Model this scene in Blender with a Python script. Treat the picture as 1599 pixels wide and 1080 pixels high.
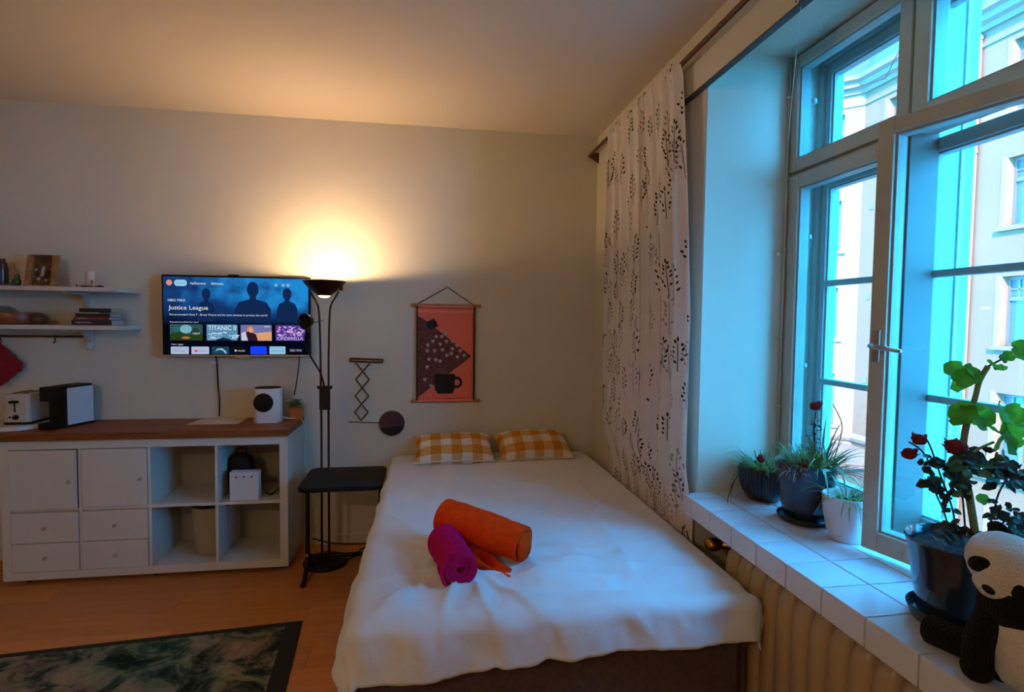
import bpy, bmesh, math, random
from mathutils import Vector, Matrix, noise
random.seed(7)
PI = math.pi
C = bpy.context.scene.collection
for o in list(bpy.data.objects): bpy.data.objects.remove(o)
sc = bpy.context.scene

# ------------------------------------------------------------------ camera
FPX, YAW, PIT, ROL = 858.16, 0.1548, 0.0477, 0.0113
CAM = Vector((-1.1549, -3.6915, 1.4832))
_f = Vector((math.sin(YAW)*math.cos(PIT), math.cos(YAW)*math.cos(PIT), -math.sin(PIT)))
_r = Vector((math.cos(YAW), -math.sin(YAW), 0)); _u = _r.cross(_f)
RT = _r*math.cos(ROL) + _u*math.sin(ROL); UP = -_r*math.sin(ROL) + _u*math.cos(ROL)
cam = bpy.data.cameras.new('camera'); co = bpy.data.objects.new('camera', cam); C.objects.link(co)
cam.sensor_width = 36; cam.sensor_fit = 'HORIZONTAL'; cam.lens = FPX/1599*36
cam.clip_start = .05; cam.clip_end = 200
m = Matrix.Identity(4)
for i in range(3): m[i][0] = RT[i]; m[i][1] = UP[i]; m[i][2] = -_f[i]; m[i][3] = CAM[i]
co.matrix_world = m
sc.camera = co
def at(px, py, axis, val):                     # a point of the place from where it is seen, on a real plane
    d = RT*((px-800)/FPX) + UP*((540-py)/FPX) + _f
    return CAM + d*((val-CAM[axis])/d[axis])

# ------------------------------------------------------------------ world, sun, exposure
w = bpy.data.worlds.new('sky'); sc.world = w; w.use_nodes = True
bg = w.node_tree.nodes['Background']
bg.inputs[0].default_value = (0.035, 0.42, 0.93, 1); bg.inputs[1].default_value = 15
sun = bpy.data.lights.new('sun', 'SUN'); sun.energy = 9; sun.angle = .05; sun.color = (1, .78, .66)
so = bpy.data.objects.new('sun', sun); C.objects.link(so)
so.rotation_euler = Vector((.42, .62, -.50)).to_track_quat('-Z', 'Y').to_euler()
vs = sc.view_settings; vs.view_transform = 'Standard'; vs.look = 'None'; vs.exposure = 1.0; vs.gamma = 1
vs.use_curve_mapping = False
LAMP_W = 8.5; ROOM_W = 62
try:
    sc.cycles.max_bounces = 10; sc.cycles.diffuse_bounces = 5; sc.cycles.transparent_max_bounces = 24
    sc.cycles.sample_clamp_indirect = 6
except Exception: pass

# ------------------------------------------------------------------ materials
def mat(name, col, rough=.6, metal=0, spec=.4, var=0, vscale=8, bump=0, bscale=60, sheen=0, emit=None, estr=0, coat=0):
    M = bpy.data.materials.new(name); M.use_nodes = True
    nt = M.node_tree; b = nt.nodes['Principled BSDF']
    b.inputs['Base Color'].default_value = (*col, 1); b.inputs['Roughness'].default_value = rough
    b.inputs['Metallic'].default_value = metal; b.inputs['Specular IOR Level'].default_value = spec
    if sheen: b.inputs['Sheen Weight'].default_value = sheen
    if coat: b.inputs['Coat Weight'].default_value = coat; b.inputs['Coat Roughness'].default_value = .12
    if emit: b.inputs['Emission Color'].default_value = (*emit, 1); b.inputs['Emission Strength'].default_value = estr
    tc = nt.nodes.new('ShaderNodeTexCoord')
    if var:
        n = nt.nodes.new('ShaderNodeTexNoise'); n.inputs['Scale'].default_value = vscale; n.inputs['Detail'].default_value = 5
        nt.links.new(tc.outputs['Object'], n.inputs['Vector'])
        r = nt.nodes.new('ShaderNodeValToRGB'); r.color_ramp.elements[0].position = .3; r.color_ramp.elements[1].position = .7
        r.color_ramp.elements[0].color = (*[c*(1-var) for c in col], 1)
        r.color_ramp.elements[1].color = (*[min(1, c*(1+var)) for c in col], 1)
        nt.links.new(n.outputs['Fac'], r.inputs['Fac']); nt.links.new(r.outputs['Color'], b.inputs['Base Color'])
    if bump:
        n2 = nt.nodes.new('ShaderNodeTexNoise'); n2.inputs['Scale'].default_value = bscale; n2.inputs['Detail'].default_value = 4
        nt.links.new(tc.outputs['Object'], n2.inputs['Vector'])
        bn = nt.nodes.new('ShaderNodeBump'); bn.inputs['Strength'].default_value = bump; bn.inputs['Distance'].default_value = .01
        nt.links.new(n2.outputs['Fac'], bn.inputs['Height']); nt.links.new(bn.outputs['Normal'], b.inputs['Normal'])
    return M
def emis(name, col, s=1.0):
    M = bpy.data.materials.new(name); M.use_nodes = True; nt = M.node_tree
    nt.nodes.clear(); e = nt.nodes.new('ShaderNodeEmission'); o = nt.nodes.new('ShaderNodeOutputMaterial')
    e.inputs[0].default_value = (*col, 1); e.inputs[1].default_value = s; nt.links.new(e.outputs[0], o.inputs[0]); return M
def wood(name, c1, c2, scale=(1.5, 14, 14), rough=.4, coat=0, bump=.05):
    M = mat(name, c1, rough, coat=coat); nt = M.node_tree; b = nt.nodes['Principled BSDF']
    tc = nt.nodes.new('ShaderNodeTexCoord'); mp = nt.nodes.new('ShaderNodeMapping'); mp.inputs['Scale'].default_value = scale
    n = nt.nodes.new('ShaderNodeTexNoise'); n.inputs['Scale'].default_value = 3; n.inputs['Detail'].default_value = 7; n.inputs['Distortion'].default_value = .6
    r = nt.nodes.new('ShaderNodeValToRGB'); r.color_ramp.elements[0].position = .32; r.color_ramp.elements[1].position = .68
    r.color_ramp.elements[0].color = (*c2, 1); r.color_ramp.elements[1].color = (*c1, 1)
    oi = nt.nodes.new('ShaderNodeObjectInfo'); hv = nt.nodes.new('ShaderNodeHueSaturation')
    mr = nt.nodes.new('ShaderNodeMapRange'); mr.inputs['To Min'].default_value = .85; mr.inputs['To Max'].default_value = 1.15
    L = nt.links.new
    L(tc.outputs['Object'], mp.inputs['Vector']); L(mp.outputs[0], n.inputs['Vector']); L(n.outputs['Fac'], r.inputs['Fac'])
    L(oi.outputs['Random'], mr.inputs['Value']); L(mr.outputs[0], hv.inputs['Value']); L(r.outputs['Color'], hv.inputs['Color'])
    L(hv.outputs['Color'], b.inputs['Base Color'])
    return M
def glass(name, tint=(.93, .97, .98), fres=1.0):
    M = bpy.data.materials.new(name); M.use_nodes = True; nt = M.node_tree; nt.nodes.clear()
    o = nt.nodes.new('ShaderNodeOutputMaterial'); mx = nt.nodes.new('ShaderNodeMixShader')
    t = nt.nodes.new('ShaderNodeBsdfTransparent'); g = nt.nodes.new('ShaderNodeBsdfGlossy'); lw = nt.nodes.new('ShaderNodeLayerWeight'); pw_ = nt.nodes.new('ShaderNodeMath'); fr = nt.nodes.new('ShaderNodeMath')
    t.inputs[0].default_value = (*tint, 1); g.inputs['Roughness'].default_value = .02
    lw.inputs[0].default_value = .5; pw_.operation = 'POWER'; pw_.inputs[1].default_value = 4.5; fr.operation = 'MULTIPLY_ADD'; fr.inputs[1].default_value = .6; fr.inputs[2].default_value = .04
    L = nt.links.new; L(lw.outputs['Facing'], pw_.inputs[0]); L(pw_.outputs[0], fr.inputs[0]); L(fr.outputs[0], mx.inputs[0]); L(t.outputs[0], mx.inputs[1]); L(g.outputs[0], mx.inputs[2]); L(mx.outputs[0], o.inputs[0])
    return M
M = dict(
 wall=mat('wall_paint', (.60,.555,.455), .85, spec=.15, var=.03, vscale=2.5, bump=.06, bscale=40),
 ceil=mat('ceiling_paint', (.60, .52, .43), .9, spec=.1, var=.02, vscale=1.5),
 reveal=mat('reveal_paint', (.60, .60, .49), .6, spec=.3, var=.02, vscale=3, bump=.05, bscale=20),
 base=mat('baseboard_paint', (.6, .55, .47), .5),
 wframe=mat('window_paint', (.42, .43, .36), .4, var=.05, vscale=14),
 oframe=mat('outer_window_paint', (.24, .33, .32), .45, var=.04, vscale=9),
 glass=glass('window_glass'),
 tile=mat('white_glazed_tile', (.62, .66, .72), .16, spec=.5, var=.03, vscale=5),
 grout=mat('dark_grout', (.10, .11, .13), .9),
 white=mat('white_lacquer', (.60, .57, .50), .45, var=.02, vscale=3),
 whitesh=mat('shelf_white', (.56, .53, .48), .5),
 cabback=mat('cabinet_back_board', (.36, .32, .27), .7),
 black=mat('black_plastic', (.008, .008, .008), .6, spec=.18),
 blackm=mat('black_metal', (.010, .009, .009), .4, metal=.3),
 bronze=mat('dark_bronze', (.045, .022, .012), .3, metal=.8),
 steel=mat('steel', (.5, .48, .45), .3, metal=1),
 worktop=wood('oiled_worktop', (.33,.095,.022), (.13, .032, .008), (1.2, 16, 16), .55),
 floor=wood('laminate_floor', (.60, .225, .060), (.50, .18, .046), (.8, 10, 10), .42),
 lightwood=wood('light_wood', (.42, .20, .07), (.28, .12, .04), (8, 30, 8), .5),
 dkwood=wood('dark_wood', (.10, .040, .018), (.05, .02, .01), (10, 30, 10), .5),
 sheet=mat('white_cotton', (.64, .67, .72), .95, spec=.1, var=.02, vscale=6, bump=.25, bscale=24, sheen=.2),
 mauve=mat('mauve_bed_fabric', (.10, .070, .066), .95, spec=.05, var=.15, vscale=60, bump=.4, bscale=300),
 mattress=mat('mattress_ticking', (.5, .46, .40), .9, bump=.2, bscale=100),
 rad=mat('beige_radiator_enamel', (.40, .29, .165), .35, spec=.5, var=.06, vscale=20),
 brass=mat('brass', (.5, .26, .06), .3, metal=1),
 curt=mat('white_curtain_cotton', (.80,.74,.70), .95, spec=.05, var=.02, vscale=20, bump=.1, bscale=200, sheen=.2),
 leafprint=mat('black_leaf_print', (.022, .016, .018), .9), greyprint=mat('grey_leaf_print', (.33, .29, .29), .9),
 orange=mat('orange_terry', (.92,.062,.008), .98, spec=.02, var=.12, vscale=40, bump=.8, bscale=260),
 magenta=mat('magenta_terry', (.52, .010, .12), .98, spec=.02, var=.12, vscale=40, bump=.8, bscale=260),
 soil=mat('potting_soil', (.018, .014, .011), .95, var=.5, vscale=60, bump=1, bscale=90),
 potblue=mat('blue_grey_glaze', (.012,.020,.034), .16, spec=.5, var=.15, vscale=6, coat=.35),
 potdark=mat('dark_glaze', (.010, .012, .014), .35, spec=.4, var=.3, vscale=25, coat=.1),
 potwhite=mat('matt_white_ceramic', (.62, .60, .62), .35),
 grass=mat('grass_leaf', (.15, .22, .09), .5, var=.35, vscale=30),
 drygrass=mat('dry_leaf', (.30, .25, .14), .8, var=.3, vscale=30),
 leaf=mat('bright_geranium_leaf', (.06, .21, .02), .6, spec=.2, var=.35, vscale=25),
 dkleaf=mat('dark_rose_leaf', (.010, .022, .012), .6, var=.4, vscale=30),
 stem=mat('green_stem', (.16, .20, .06), .6, var=.2, vscale=30), dkstem=mat('dark_stem', (.03, .028, .02), .7),
 rosered=mat('dried_red_petal', (.22, .010, .014), .7, var=.5, vscale=60),
 furw=mat('white_plush', (.72, .70, .66), 1, spec=.02, var=.06, vscale=60, bump=1, bscale=220, sheen=.5),
 furb=mat('black_plush', (.008, .008, .009), 1, spec=.02, bump=1, bscale=220, sheen=.05),
)
def translucent(m_, col, f=.45):
    nt = m_.node_tree; o = [n for n in nt.nodes if n.type == 'OUTPUT_MATERIAL'][0]; b = nt.nodes['Principled BSDF']
    t = nt.nodes.new('ShaderNodeBsdfTranslucent'); t.inputs[0].default_value = (*col, 1); x = nt.nodes.new('ShaderNodeMixShader'); x.inputs[0].default_value = f
    nt.links.new(b.outputs[0], x.inputs[1]); nt.links.new(t.outputs[0], x.inputs[2]); nt.links.new(x.outputs[0], o.inputs[0])
translucent(M['leaf'], (.16, .40, .03)); translucent(M['grass'], (.30, .38, .12), .4); translucent(M['drygrass'], (.5, .42, .25), .3)
translucent(M['rosered'], (.5, .03, .03), .3); translucent(M['curt'], (.6, .55, .5), .2)
# ------------------------------------------------------------------ helpers
def tag(o, label=None, cat=None, group=None, kind=None):
    if label: o['label'] = label
    if cat: o['category'] = cat
    if group: o['group'] = group
    if kind: o['kind'] = kind
    return o
def thing(name, loc, label, cat, group=None):
    o = bpy.data.objects.new(name, None); C.objects.link(o); o.location = loc; o.empty_display_size = .05
    return tag(o, label, cat, group)
def world_of(p):
    t = Matrix.Identity(4)
    while p is not None:
        t = Matrix.LocRotScale(p.location, p.rotation_euler, None) @ (t)
        t = t if p.parent is None else p.matrix_parent_inverse @ t
        p = p.parent
    return t
def link(name, me, mt, parent=None, smooth=False, kind=None):
    o = bpy.data.objects.new(name, me); C.objects.link(o)
    for x in (mt if isinstance(mt, (list, tuple)) else [mt]): me.materials.append(x)
    if smooth:
        for p in me.polygons: p.use_smooth = True
    if parent is not None:
        o.parent = parent
        o.matrix_parent_inverse = world_of(parent).inverted()
    if kind: o['kind'] = kind
    return o
class G:                                        # collects geometry in place coordinates
    def __init__(s): s.v = []; s.f = []; s.mi = []; s.cur = 0
    def add(s, vs, fs):
        n = len(s.v); s.v += [tuple(v) for v in vs]; s.f += [tuple(i+n for i in f) for f in fs]; s.mi += [s.cur]*len(fs); return s
    def box(s, x0, x1, y0, y1, z0, z1):
        if x0 > x1: x0, x1 = x1, x0
        if y0 > y1: y0, y1 = y1, y0
        if z0 > z1: z0, z1 = z1, z0
        return s.add([(x0,y0,z0),(x1,y0,z0),(x1,y1,z0),(x0,y1,z0),(x0,y0,z1),(x1,y0,z1),(x1,y1,z1),(x0,y1,z1)],
                     [(3,2,1,0),(4,5,6,7),(0,1,5,4),(1,2,6,5),(2,3,7,6),(3,0,4,7)])
    def tube(s, pts, r, n=8, caps=True):
        pts = [Vector(p) for p in pts]; rs = r if isinstance(r, (list, tuple)) else [r]*len(pts)
        if len(rs) != len(pts): rs = [rs[min(len(rs)-1, round(i*(len(rs)-1)/(len(pts)-1)))] for i in range(len(pts))]
        rings = []; prev = None
        for i, p in enumerate(pts):
            t = (pts[min(i+1, len(pts)-1)] - pts[max(i-1, 0)]).normalized()
            a = prev if prev is not None else (Vector((0,0,1)) if abs(t.z) < .9 else Vector((1,0,0)))
            a = (a - t*a.dot(t))
            a = a.normalized() if a.length > 1e-6 else t.orthogonal().normalized()
            b = t.cross(a); prev = a
            rings.append([p + (a*math.cos(2*PI*k/n) + b*math.sin(2*PI*k/n))*rs[i] for k in range(n)])
        vs = [v for R_ in rings for v in R_]; fs = []
        for i in range(len(pts)-1):
            for k in range(n):
                k2 = (k+1) % n; fs.append((i*n+k, i*n+k2, (i+1)*n+k2, (i+1)*n+k))
        if caps: fs += [tuple(range(n))[::-1], tuple((len(pts)-1)*n+k for k in range(n))]
        return s.add(vs, fs)
    def lathe(s, prof, c, n=32, axis=None, close=False):
        c = Vector(c); A = Vector(axis).normalized() if axis else Vector((0,0,1))
        a = A.orthogonal().normalized() if axis else Vector((1,0,0)); b = A.cross(a)
        vs = []; fs = []
        for r, z in prof:
            for k in range(n): vs.append(c + A*z + (a*math.cos(2*PI*k/n) + b*math.sin(2*PI*k/n))*max(r, 1e-4))
        P = len(prof); rng = P if close else P-1
        for i in range(rng):
            j = (i+1) % P
            for k in range(n):
                k2 = (k+1) % n; fs.append((i*n+k, i*n+k2, j*n+k2, j*n+k))
        return s.add(vs, fs)
    def grid(s, fn, nu, nv):
        vs = [fn(i/nu, j/nv) for j in range(nv+1) for i in range(nu+1)]
        fs = [(j*(nu+1)+i, j*(nu+1)+i+1, (j+1)*(nu+1)+i+1, (j+1)*(nu+1)+i) for j in range(nv) for i in range(nu)]
        return s.add(vs, fs)
    def poly(s, pts): return s.add(pts, [tuple(range(len(pts)))])
    def blob(s, c, r, n=20, m=12, rot=None, e=1.0, fn=None):
        c = Vector(c); vs = []; fs = []
        def sg(x, e): return math.copysign(abs(x)**e, x)
        for i in range(m+1):
            ph = -PI/2 + PI*i/m
            for k in range(n):
                th = 2*PI*k/n
                v = Vector((r[0]*sg(math.cos(ph), e)*sg(math.cos(th), e), r[1]*sg(math.cos(ph), e)*sg(math.sin(th), e), r[2]*sg(math.sin(ph), e)))
                if rot: v = rot @ v
                v = c + v
                if fn: v = fn(v)
                vs.append(v)
        for i in range(m):
            for k in range(n):
                k2 = (k+1) % n; fs.append((i*n+k, i*n+k2, (i+1)*n+k2, (i+1)*n+k))
        return s.add(vs, fs)
    def build(s, name, mt, parent=None, smooth=False, bev=0, seg=2, kind=None, origin=None, auto=None):
        me = bpy.data.meshes.new(name)
        org = Vector(origin) if origin is not None else (sum((Vector(v) for v in s.v), Vector())/max(1, len(s.v)))
        me.from_pydata([tuple(Vector(v)-org) for v in s.v], [], s.f)
        for i, k in enumerate(s.mi): me.polygons[i].material_index = k
        if bev:
            bm = bmesh.new(); bm.from_mesh(me)
            es = [e for e in bm.edges if len(e.link_faces) == 2 and e.calc_face_angle(0) > .6]
            bmesh.ops.bevel(bm, geom=es, offset=bev, segments=seg, profile=.6, affect='EDGES', clamp_overlap=True)
            bm.to_mesh(me); bm.free()
        me.update()
        o = link(name, me, mt, parent, smooth, kind)
        o.location = org
        if auto:
            try: me.set_sharp_from_angle(angle=auto)
            except Exception: pass
        return o
def bx(name, x0, x1, y0, y1, z0, z1, mt, parent=None, bev=.002, kind=None):
    return G().box(x0, x1, y0, y1, z0, z1).build(name, mt, parent, bev=bev, kind=kind)
def smooth_path(pts, k=6):
    P = [Vector(p) for p in pts]; out = []
    for i in range(len(P)-1):
        p0, p1, p2, p3 = P[max(i-1,0)], P[i], P[i+1], P[min(i+2, len(P)-1)]
        for j in range(k):
            t = j/k
            out.append(.5*((2*p1)+(-p0+p2)*t+(2*p0-5*p1+4*p2-p3)*t*t+(-p0+3*p1-3*p2+p3)*t**3))
    return out + [P[-1]]
def copy_tree(o, parent=None):
    c = o.copy(); C.objects.link(c)
    if parent is not None: c.parent = parent
    for ch in [q for q in bpy.data.objects if q.parent == o]: copy_tree(ch, c)
    return c
def text(name, s, size, mt, parent, origin, xdir, ydir, depth=0, align='LEFT', width=None):
    cu = bpy.data.curves.new(name, 'FONT'); cu.body = s; cu.size = size; cu.extrude = depth; cu.align_x = align
    cu.resolution_u = 3
    t = bpy.data.objects.new('tmp', cu); C.objects.link(t)
    dg = bpy.context.evaluated_depsgraph_get(); dg.update()
    me = bpy.data.meshes.new_from_object(t.evaluated_get(dg)); bpy.data.objects.remove(t)
    X = Vector(xdir).normalized(); Y = Vector(ydir).normalized(); Z = X.cross(Y)
    R = Matrix((X, Y, Z)).transposed().to_4x4(); sx = 1
    if width and me.vertices:
        w0 = max(v.co.x for v in me.vertices) - min(v.co.x for v in me.vertices); sx = width/max(w0, 1e-5)
    me.transform(R @ Matrix.Diagonal((sx, 1, 1, 1)))
    me.materials.clear()
    o = link(name, me, mt, parent); o.location = origin
    return o
def rrect(cx, cy, hw, hh, r, n=5):
    pts = []
    for qx, qy, a0 in ((1,1,0),(-1,1,90),(-1,-1,180),(1,-1,270)):
        for k in range(n+1):
            a = math.radians(a0 + 90*k/n)
            pts.append((cx+qx*(hw-r)+r*math.cos(a), cy+qy*(hh-r)+r*math.sin(a)))
    return pts
def slab(pts2, z0, z1):                        # prism of an outline in x,y
    n = len(pts2); g = G()
    g.add([(x,y,z0) for x,y in pts2]+[(x,y,z1) for x,y in pts2],
          [tuple(range(n))[::-1], tuple(range(n,2*n))]+[(i,(i+1)%n,n+(i+1)%n,n+i) for i in range(n)])
    return g
H = 2.736; XL = -4.45; YF = -5.3
# ------------------------------------------------------------------ room shell
fl = bx('floor', XL-.2, .6, YF-.2, .2, -.14, -.012, M['grout'], bev=0, kind='structure')
pw, pl = .19, 1.28
for r_ in range(22):
    y1 = -.002 - r_*pw; y0 = y1-pw+.0012
    if y0 < -4.1: break
    x = XL - (r_*0.47 % 1.0)*pl
    while x < .15:
        a, b = max(x, XL), min(x+pl-.0012, .16)
        if b-a > .05: bx('floor_plank', a, b, y0, y1, -.012, 0, M['floor'], fl, bev=.0008)
        x += pl
bx('ceiling', XL-.2, .6, YF-.2, .2, H, H+.15, M['ceil'], bev=0, kind='structure')
bx('wall_back', XL-.2, .6, 0, .2, -.01, H, M['wall'], bev=0, kind='structure')
bx('wall_left', XL-.2, XL, YF-.2, 0, -.01, H, M['wall'], bev=0, kind='structure')
bx('wall_front', XL-.2, .6, YF-.2, YF, -.01, H, M['wall'], bev=0, kind='structure')
YA, YB = -1.494, -2.86                         # window opening
for b_ in ((0, .6, YA, 0, -.01, H), (0, .6, YF, YB, -.01, H), (0, .6, YB, YA, 2.62, H), (.16, .6, YB, YA, -.01, .665)):
    bx('wall_right', *b_, M['wall'], bev=0, kind='structure')
rv = G().box(.004, .40, YA-.004, YA, .745, 2.62).box(.004, .40, YB, YB+.004, .745, 2.62).box(.004, .40, YB, YA, 2.616, 2.62)
rv.build('trim_1', M['reveal'], kind='structure')
bx('baseboard_back', XL, 0, -.014, 0, 0, .062, M['base'], bev=.003, kind='structure')
bx('baseboard_right', -.014, 0, YA, -.014, 0, .062, M['base'], bev=.003, kind='structure')

# window sill with its tiles
sill = bx('window_sill', -.053, .40, YB, YA+.004, .667, .738, M['grout'], bev=0)
tag(sill, 'white tiled window sill above the beige radiator', 'window sill')
jy = [YA-.0+.0]
y = -1.571
while y > YB: jy.append(y); y -= .154
jy.append(YB)
jx = [-.059, .089, .242, .398]
gr = .0028
for i in range(len(jy)-1):
    for j in range(3):
        dz = random.uniform(-.0005, .0005)
        bx('tile', jx[j]+(gr if j else -.001), jx[j+1]-gr, jy[i+1]+gr, jy[i]-gr, .737, .7455+dz, M['tile'], sill, bev=.0015)
    bx('tile', -.0605, -.052, jy[i+1]+gr, jy[i]-gr, .667, .7375, M['tile'], sill, bev=.0015)

# ------------------------------------------------------------------ window
win = bpy.data.objects.new('window_1', None); C.objects.link(win); win.location = (.4, -2.1, .745); win['kind'] = 'structure'
F = M['wframe']; OF = M['oframe']
def ring(y0, y1, z0, z1, x0, x1, wl, wr_, wb, wt):      # y0 > y1
    return (G().box(x0, x1, y0-wl, y0, z0, z1).box(x0, x1, y1, y1+wr_, z0, z1)
            .box(x0, x1, y1+wr_, y0-wl, z0, z0+wb).box(x0, x1, y1+wr_, y0-wl, z1-wt, z1))
YR = -2.80
ring(YA-.004, YB+.004, .745, 2.616, .405, .50, .018, .06, .022, .018).build('outer_frame', F, win, bev=.003)
bx('mullion', .405, .50, -2.118, -2.095, 2.12, 2.598, F, win, bev=.003)
bx('mullion', .405, .515, -2.088, -2.066, .767, 2.11, mat('painted_shade_grey', (.11,.105,.09), .5), win, bev=.003)  # lower mullion: window paint darkened so its colour carries the shade
bx('transom', .405, .50, YR, -1.512, 2.108, 2.122, F, win, bev=.002)
def sash(name, y0, y1, z0, z1, x0, x1, wl, wr_, wb, wt, hinge=None, ang=0, handle=False, hinges=True):
    hy = hinge if hinge is not None else y0
    s = ring(y0, y1, z0, z1, x0, x1, wl, wr_, wb, wt).build(name, F if x0 < .45 else OF, win, bev=.004, origin=(x0, hy, z0))
    bw = .008
    b = ring(y0-wl+.001, y1+wr_-.001, z0+wb-.001, z1-wt+.001, x0+.010, x1+.010, bw, bw, bw, bw).build('glazing_bead', OF, s, bev=.001)
    g_ = G().box(x0+.020, x0+.024, y1+wr_+.004, y0-wl-.004, z0+wb+.004, z1-wt-.004).build('glass_pane', M['glass'], s)
    if handle:
        hz = 1.415; yy = y0-.024
        h = G().box(x0-.006, x0, yy-.012, yy+.012, hz-.05, hz+.05).build('handle_plate', M['steel'], s, bev=.002)
        h2 = G().tube([(x0-.005, yy, hz), (x0-.032, yy, hz), (x0-.036, yy-.02, hz-.002), (x0-.036, yy-.095, hz-.012)], [.006,.007,.008,.006], 10).build('handle', M['steel'], s, smooth=True)
    if hinges:
        for hz in (z0+.18*(z1-z0), z1-.18*(z1-z0)):
            G().tube([(x0-.004, hy+.0, hz-.03), (x0-.004, hy, hz+.03)], .006, 8).build('hinge', F, s, smooth=True)
    if ang: s.rotation_euler = (0, 0, ang)
    return s
# inner casements: two above the transom, the left lower one shut, the right lower one ajar into the room
sash('sash', -1.500, -2.098, 2.122, 2.600, .382, .425, .050, .050, .052, .048)
sash('sash', -2.108, -2.79, 2.122, 2.600, .382, .425, .058, .050, .052, .048, hinge=-2.79)
sash('sash', -1.500, -2.080, .768, 2.106, .382, .425, .068, .040, .075, .055)
op = sash('sash', -2.130, -2.735, .768, 2.106, .380, .422, .050, .050, .062, .045, hinge=-2.735, ang=math.radians(14.5), handle=True)
# jamb linings and outer casements
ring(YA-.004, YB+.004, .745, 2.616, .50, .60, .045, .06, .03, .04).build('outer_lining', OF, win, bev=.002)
bx('outer_post', .555, .70, -2.045, -1.985, .745, 2.616, OF, win, bev=.004)
bx('outer_bead', .64, .655, -2.052, -2.045, .775, 2.576, F, win, bev=.001)
def osash(y0, y1, z0, z1, bars):
    s = sash('outer_sash', y0, y1, z0, z1, .515, .55, .030, .030, .045, .045, hinges=False)
    for bz in bars: bx('glazing_bar', .512, .547, y1+.028, y0-.028, bz-.012, bz+.012, OF, s, bev=.004)
osash(-1.545, -2.035, .78, 2.10, (1.652, 1.236)); osash(-2.040, -2.80, .78, 2.10, (1.652, 1.236))
osash(-1.545, -2.035, 2.13, 2.575, ()); osash(-2.040, -2.80, 2.13, 2.575, ())
# cord pipe beside the frame with little clips
pp = G().tube([(.372, YA-.014, .80), (.372, YA-.014, 2.60)], .0055, 8).build('cord_pipe', M['wframe'], win, smooth=True)
for hz in (1.12, 1.42, 1.80, 2.10, 2.44): G().blob((.366, YA-.018, hz), (.010, .010, .007), 10, 6).build('clip', F, win, smooth=True)
G().blob((.345, YA-.012, 1.78), (.009, .009, .009), 12, 8).build('stop_knob', M['white'], win, smooth=True)
for z_ in (1.2, 1.75): G().blob((.46, -1.548, z_+.1), (.012, .008, .012), 10, 6).build('latch', OF, win, smooth=True)
G().blob((.46, -1.548, 2.42), (.014, .008, .014), 10, 6).build('latch', OF, win, smooth=True)

# pelmet board, curtain rod
pel = bx('pelmet_board', -.028, -.0005, -3.3, -1.25, 2.463, 2.585, M['wall'], bev=.002)
tag(pel, 'beige pelmet board across the top of the window', 'pelmet')
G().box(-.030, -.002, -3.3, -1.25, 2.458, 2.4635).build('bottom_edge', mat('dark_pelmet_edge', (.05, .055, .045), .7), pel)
pul = thing('cord_pulley', (-.036, -2.12, 2.475), 'small clear pulley with a thin cord at the lower edge of the pelmet board', 'pulley')
G().lathe([(.001,-.006),(.012,-.006),(.008,0),(.012,.006),(.001,.006)], (-.036,-2.12,2.472), 16, axis=(1,0,0)).build('wheel', M['steel'], pul, smooth=True)
G().tube([(-.034,-2.12,2.485),(-.034,-2.12,2.466)], .003, 6).build('bracket', M['steel'], pul)
G().tube(smooth_path([(-.034,-2.13,2.465),(.15,-1.85,2.40),(.36,-1.53,2.30),(.366,YA-.02,2.0)]), .0012, 5).build('cord', M['white'], pul)
RX, RZ = -.062, 2.602
rod = thing('curtain_rod', (RX, -1.5, RZ), 'dark brown wooden curtain rod running above the window', 'curtain rod')
G().tube([(RX, -.015, RZ), (RX, -3.4, RZ)], .011, 12).build('pole', M['dkwood'], rod, smooth=True, auto=.8)
for yb in (-.03, -3.2):
    G().add([(RX-.004,yb-.006,RZ-.012),(-.001,yb-.006,RZ-.05),(-.001,yb-.006,RZ+.02),(RX-.004,yb-.006,RZ+.012),
             (RX-.004,yb+.006,RZ-.012),(-.001,yb+.006,RZ-.05),(-.001,yb+.006,RZ+.02),(RX-.004,yb+.006,RZ+.012)],
            [(0,1,2,3),(7,6,5,4),(0,4,5,1),(1,5,6,2),(2,6,7,3),(3,7,4,0)]).build('bracket', M['dkwood'], rod)
# ------------------------------------------------------------------ curtain
cur = thing('curtain', (-.07, -.95, .15), 'white curtain printed with black leafy sprigs, hanging in the corner beside the bed', 'curtain')
def CS(u, v, off=0):                            # u along the wall, v down
    y0 = -.452 + .0*v; y1 = -1.392 - .115*min(1, v*2.2)
    y = y0 + (y1-y0)*(u + .012*math.sin(u*37+1.3))
    ph = u*2*PI*8.5 + 1.1*math.sin(v*2.3+u*4) + .8*math.sin(u*11)
    amp = .010 + .011*min(1, v*4) + .004*math.sin(u*23)
    x = RX - .016 + amp*math.sin(ph) + .006*math.sin(ph*2.1+v*3) + .012*v
    y += .014*math.cos(ph)*min(1, v*3)
    z = RZ+.024 - v*(RZ+.024-.22)
    if abs(z-RZ) < .02: x -= .008
    k = min(1, max(0, (.85-z)/.2)); x = x*(1-k) + k*(-.026+.35*(x+.066))
    return Vector((x, y, z))
def CSN(u, v, off):
    e = .002; p = CS(u, v); n = (CS(u+e, v)-p).cross(CS(u, v+e)-p)
    if n.length < 1e-9: return p
    n.normalize()
    if n.x > 0: n = -n
    return p + n*off
G().grid(CS, 260, 60).build('cloth', M['curt'], cur, smooth=True)
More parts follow.
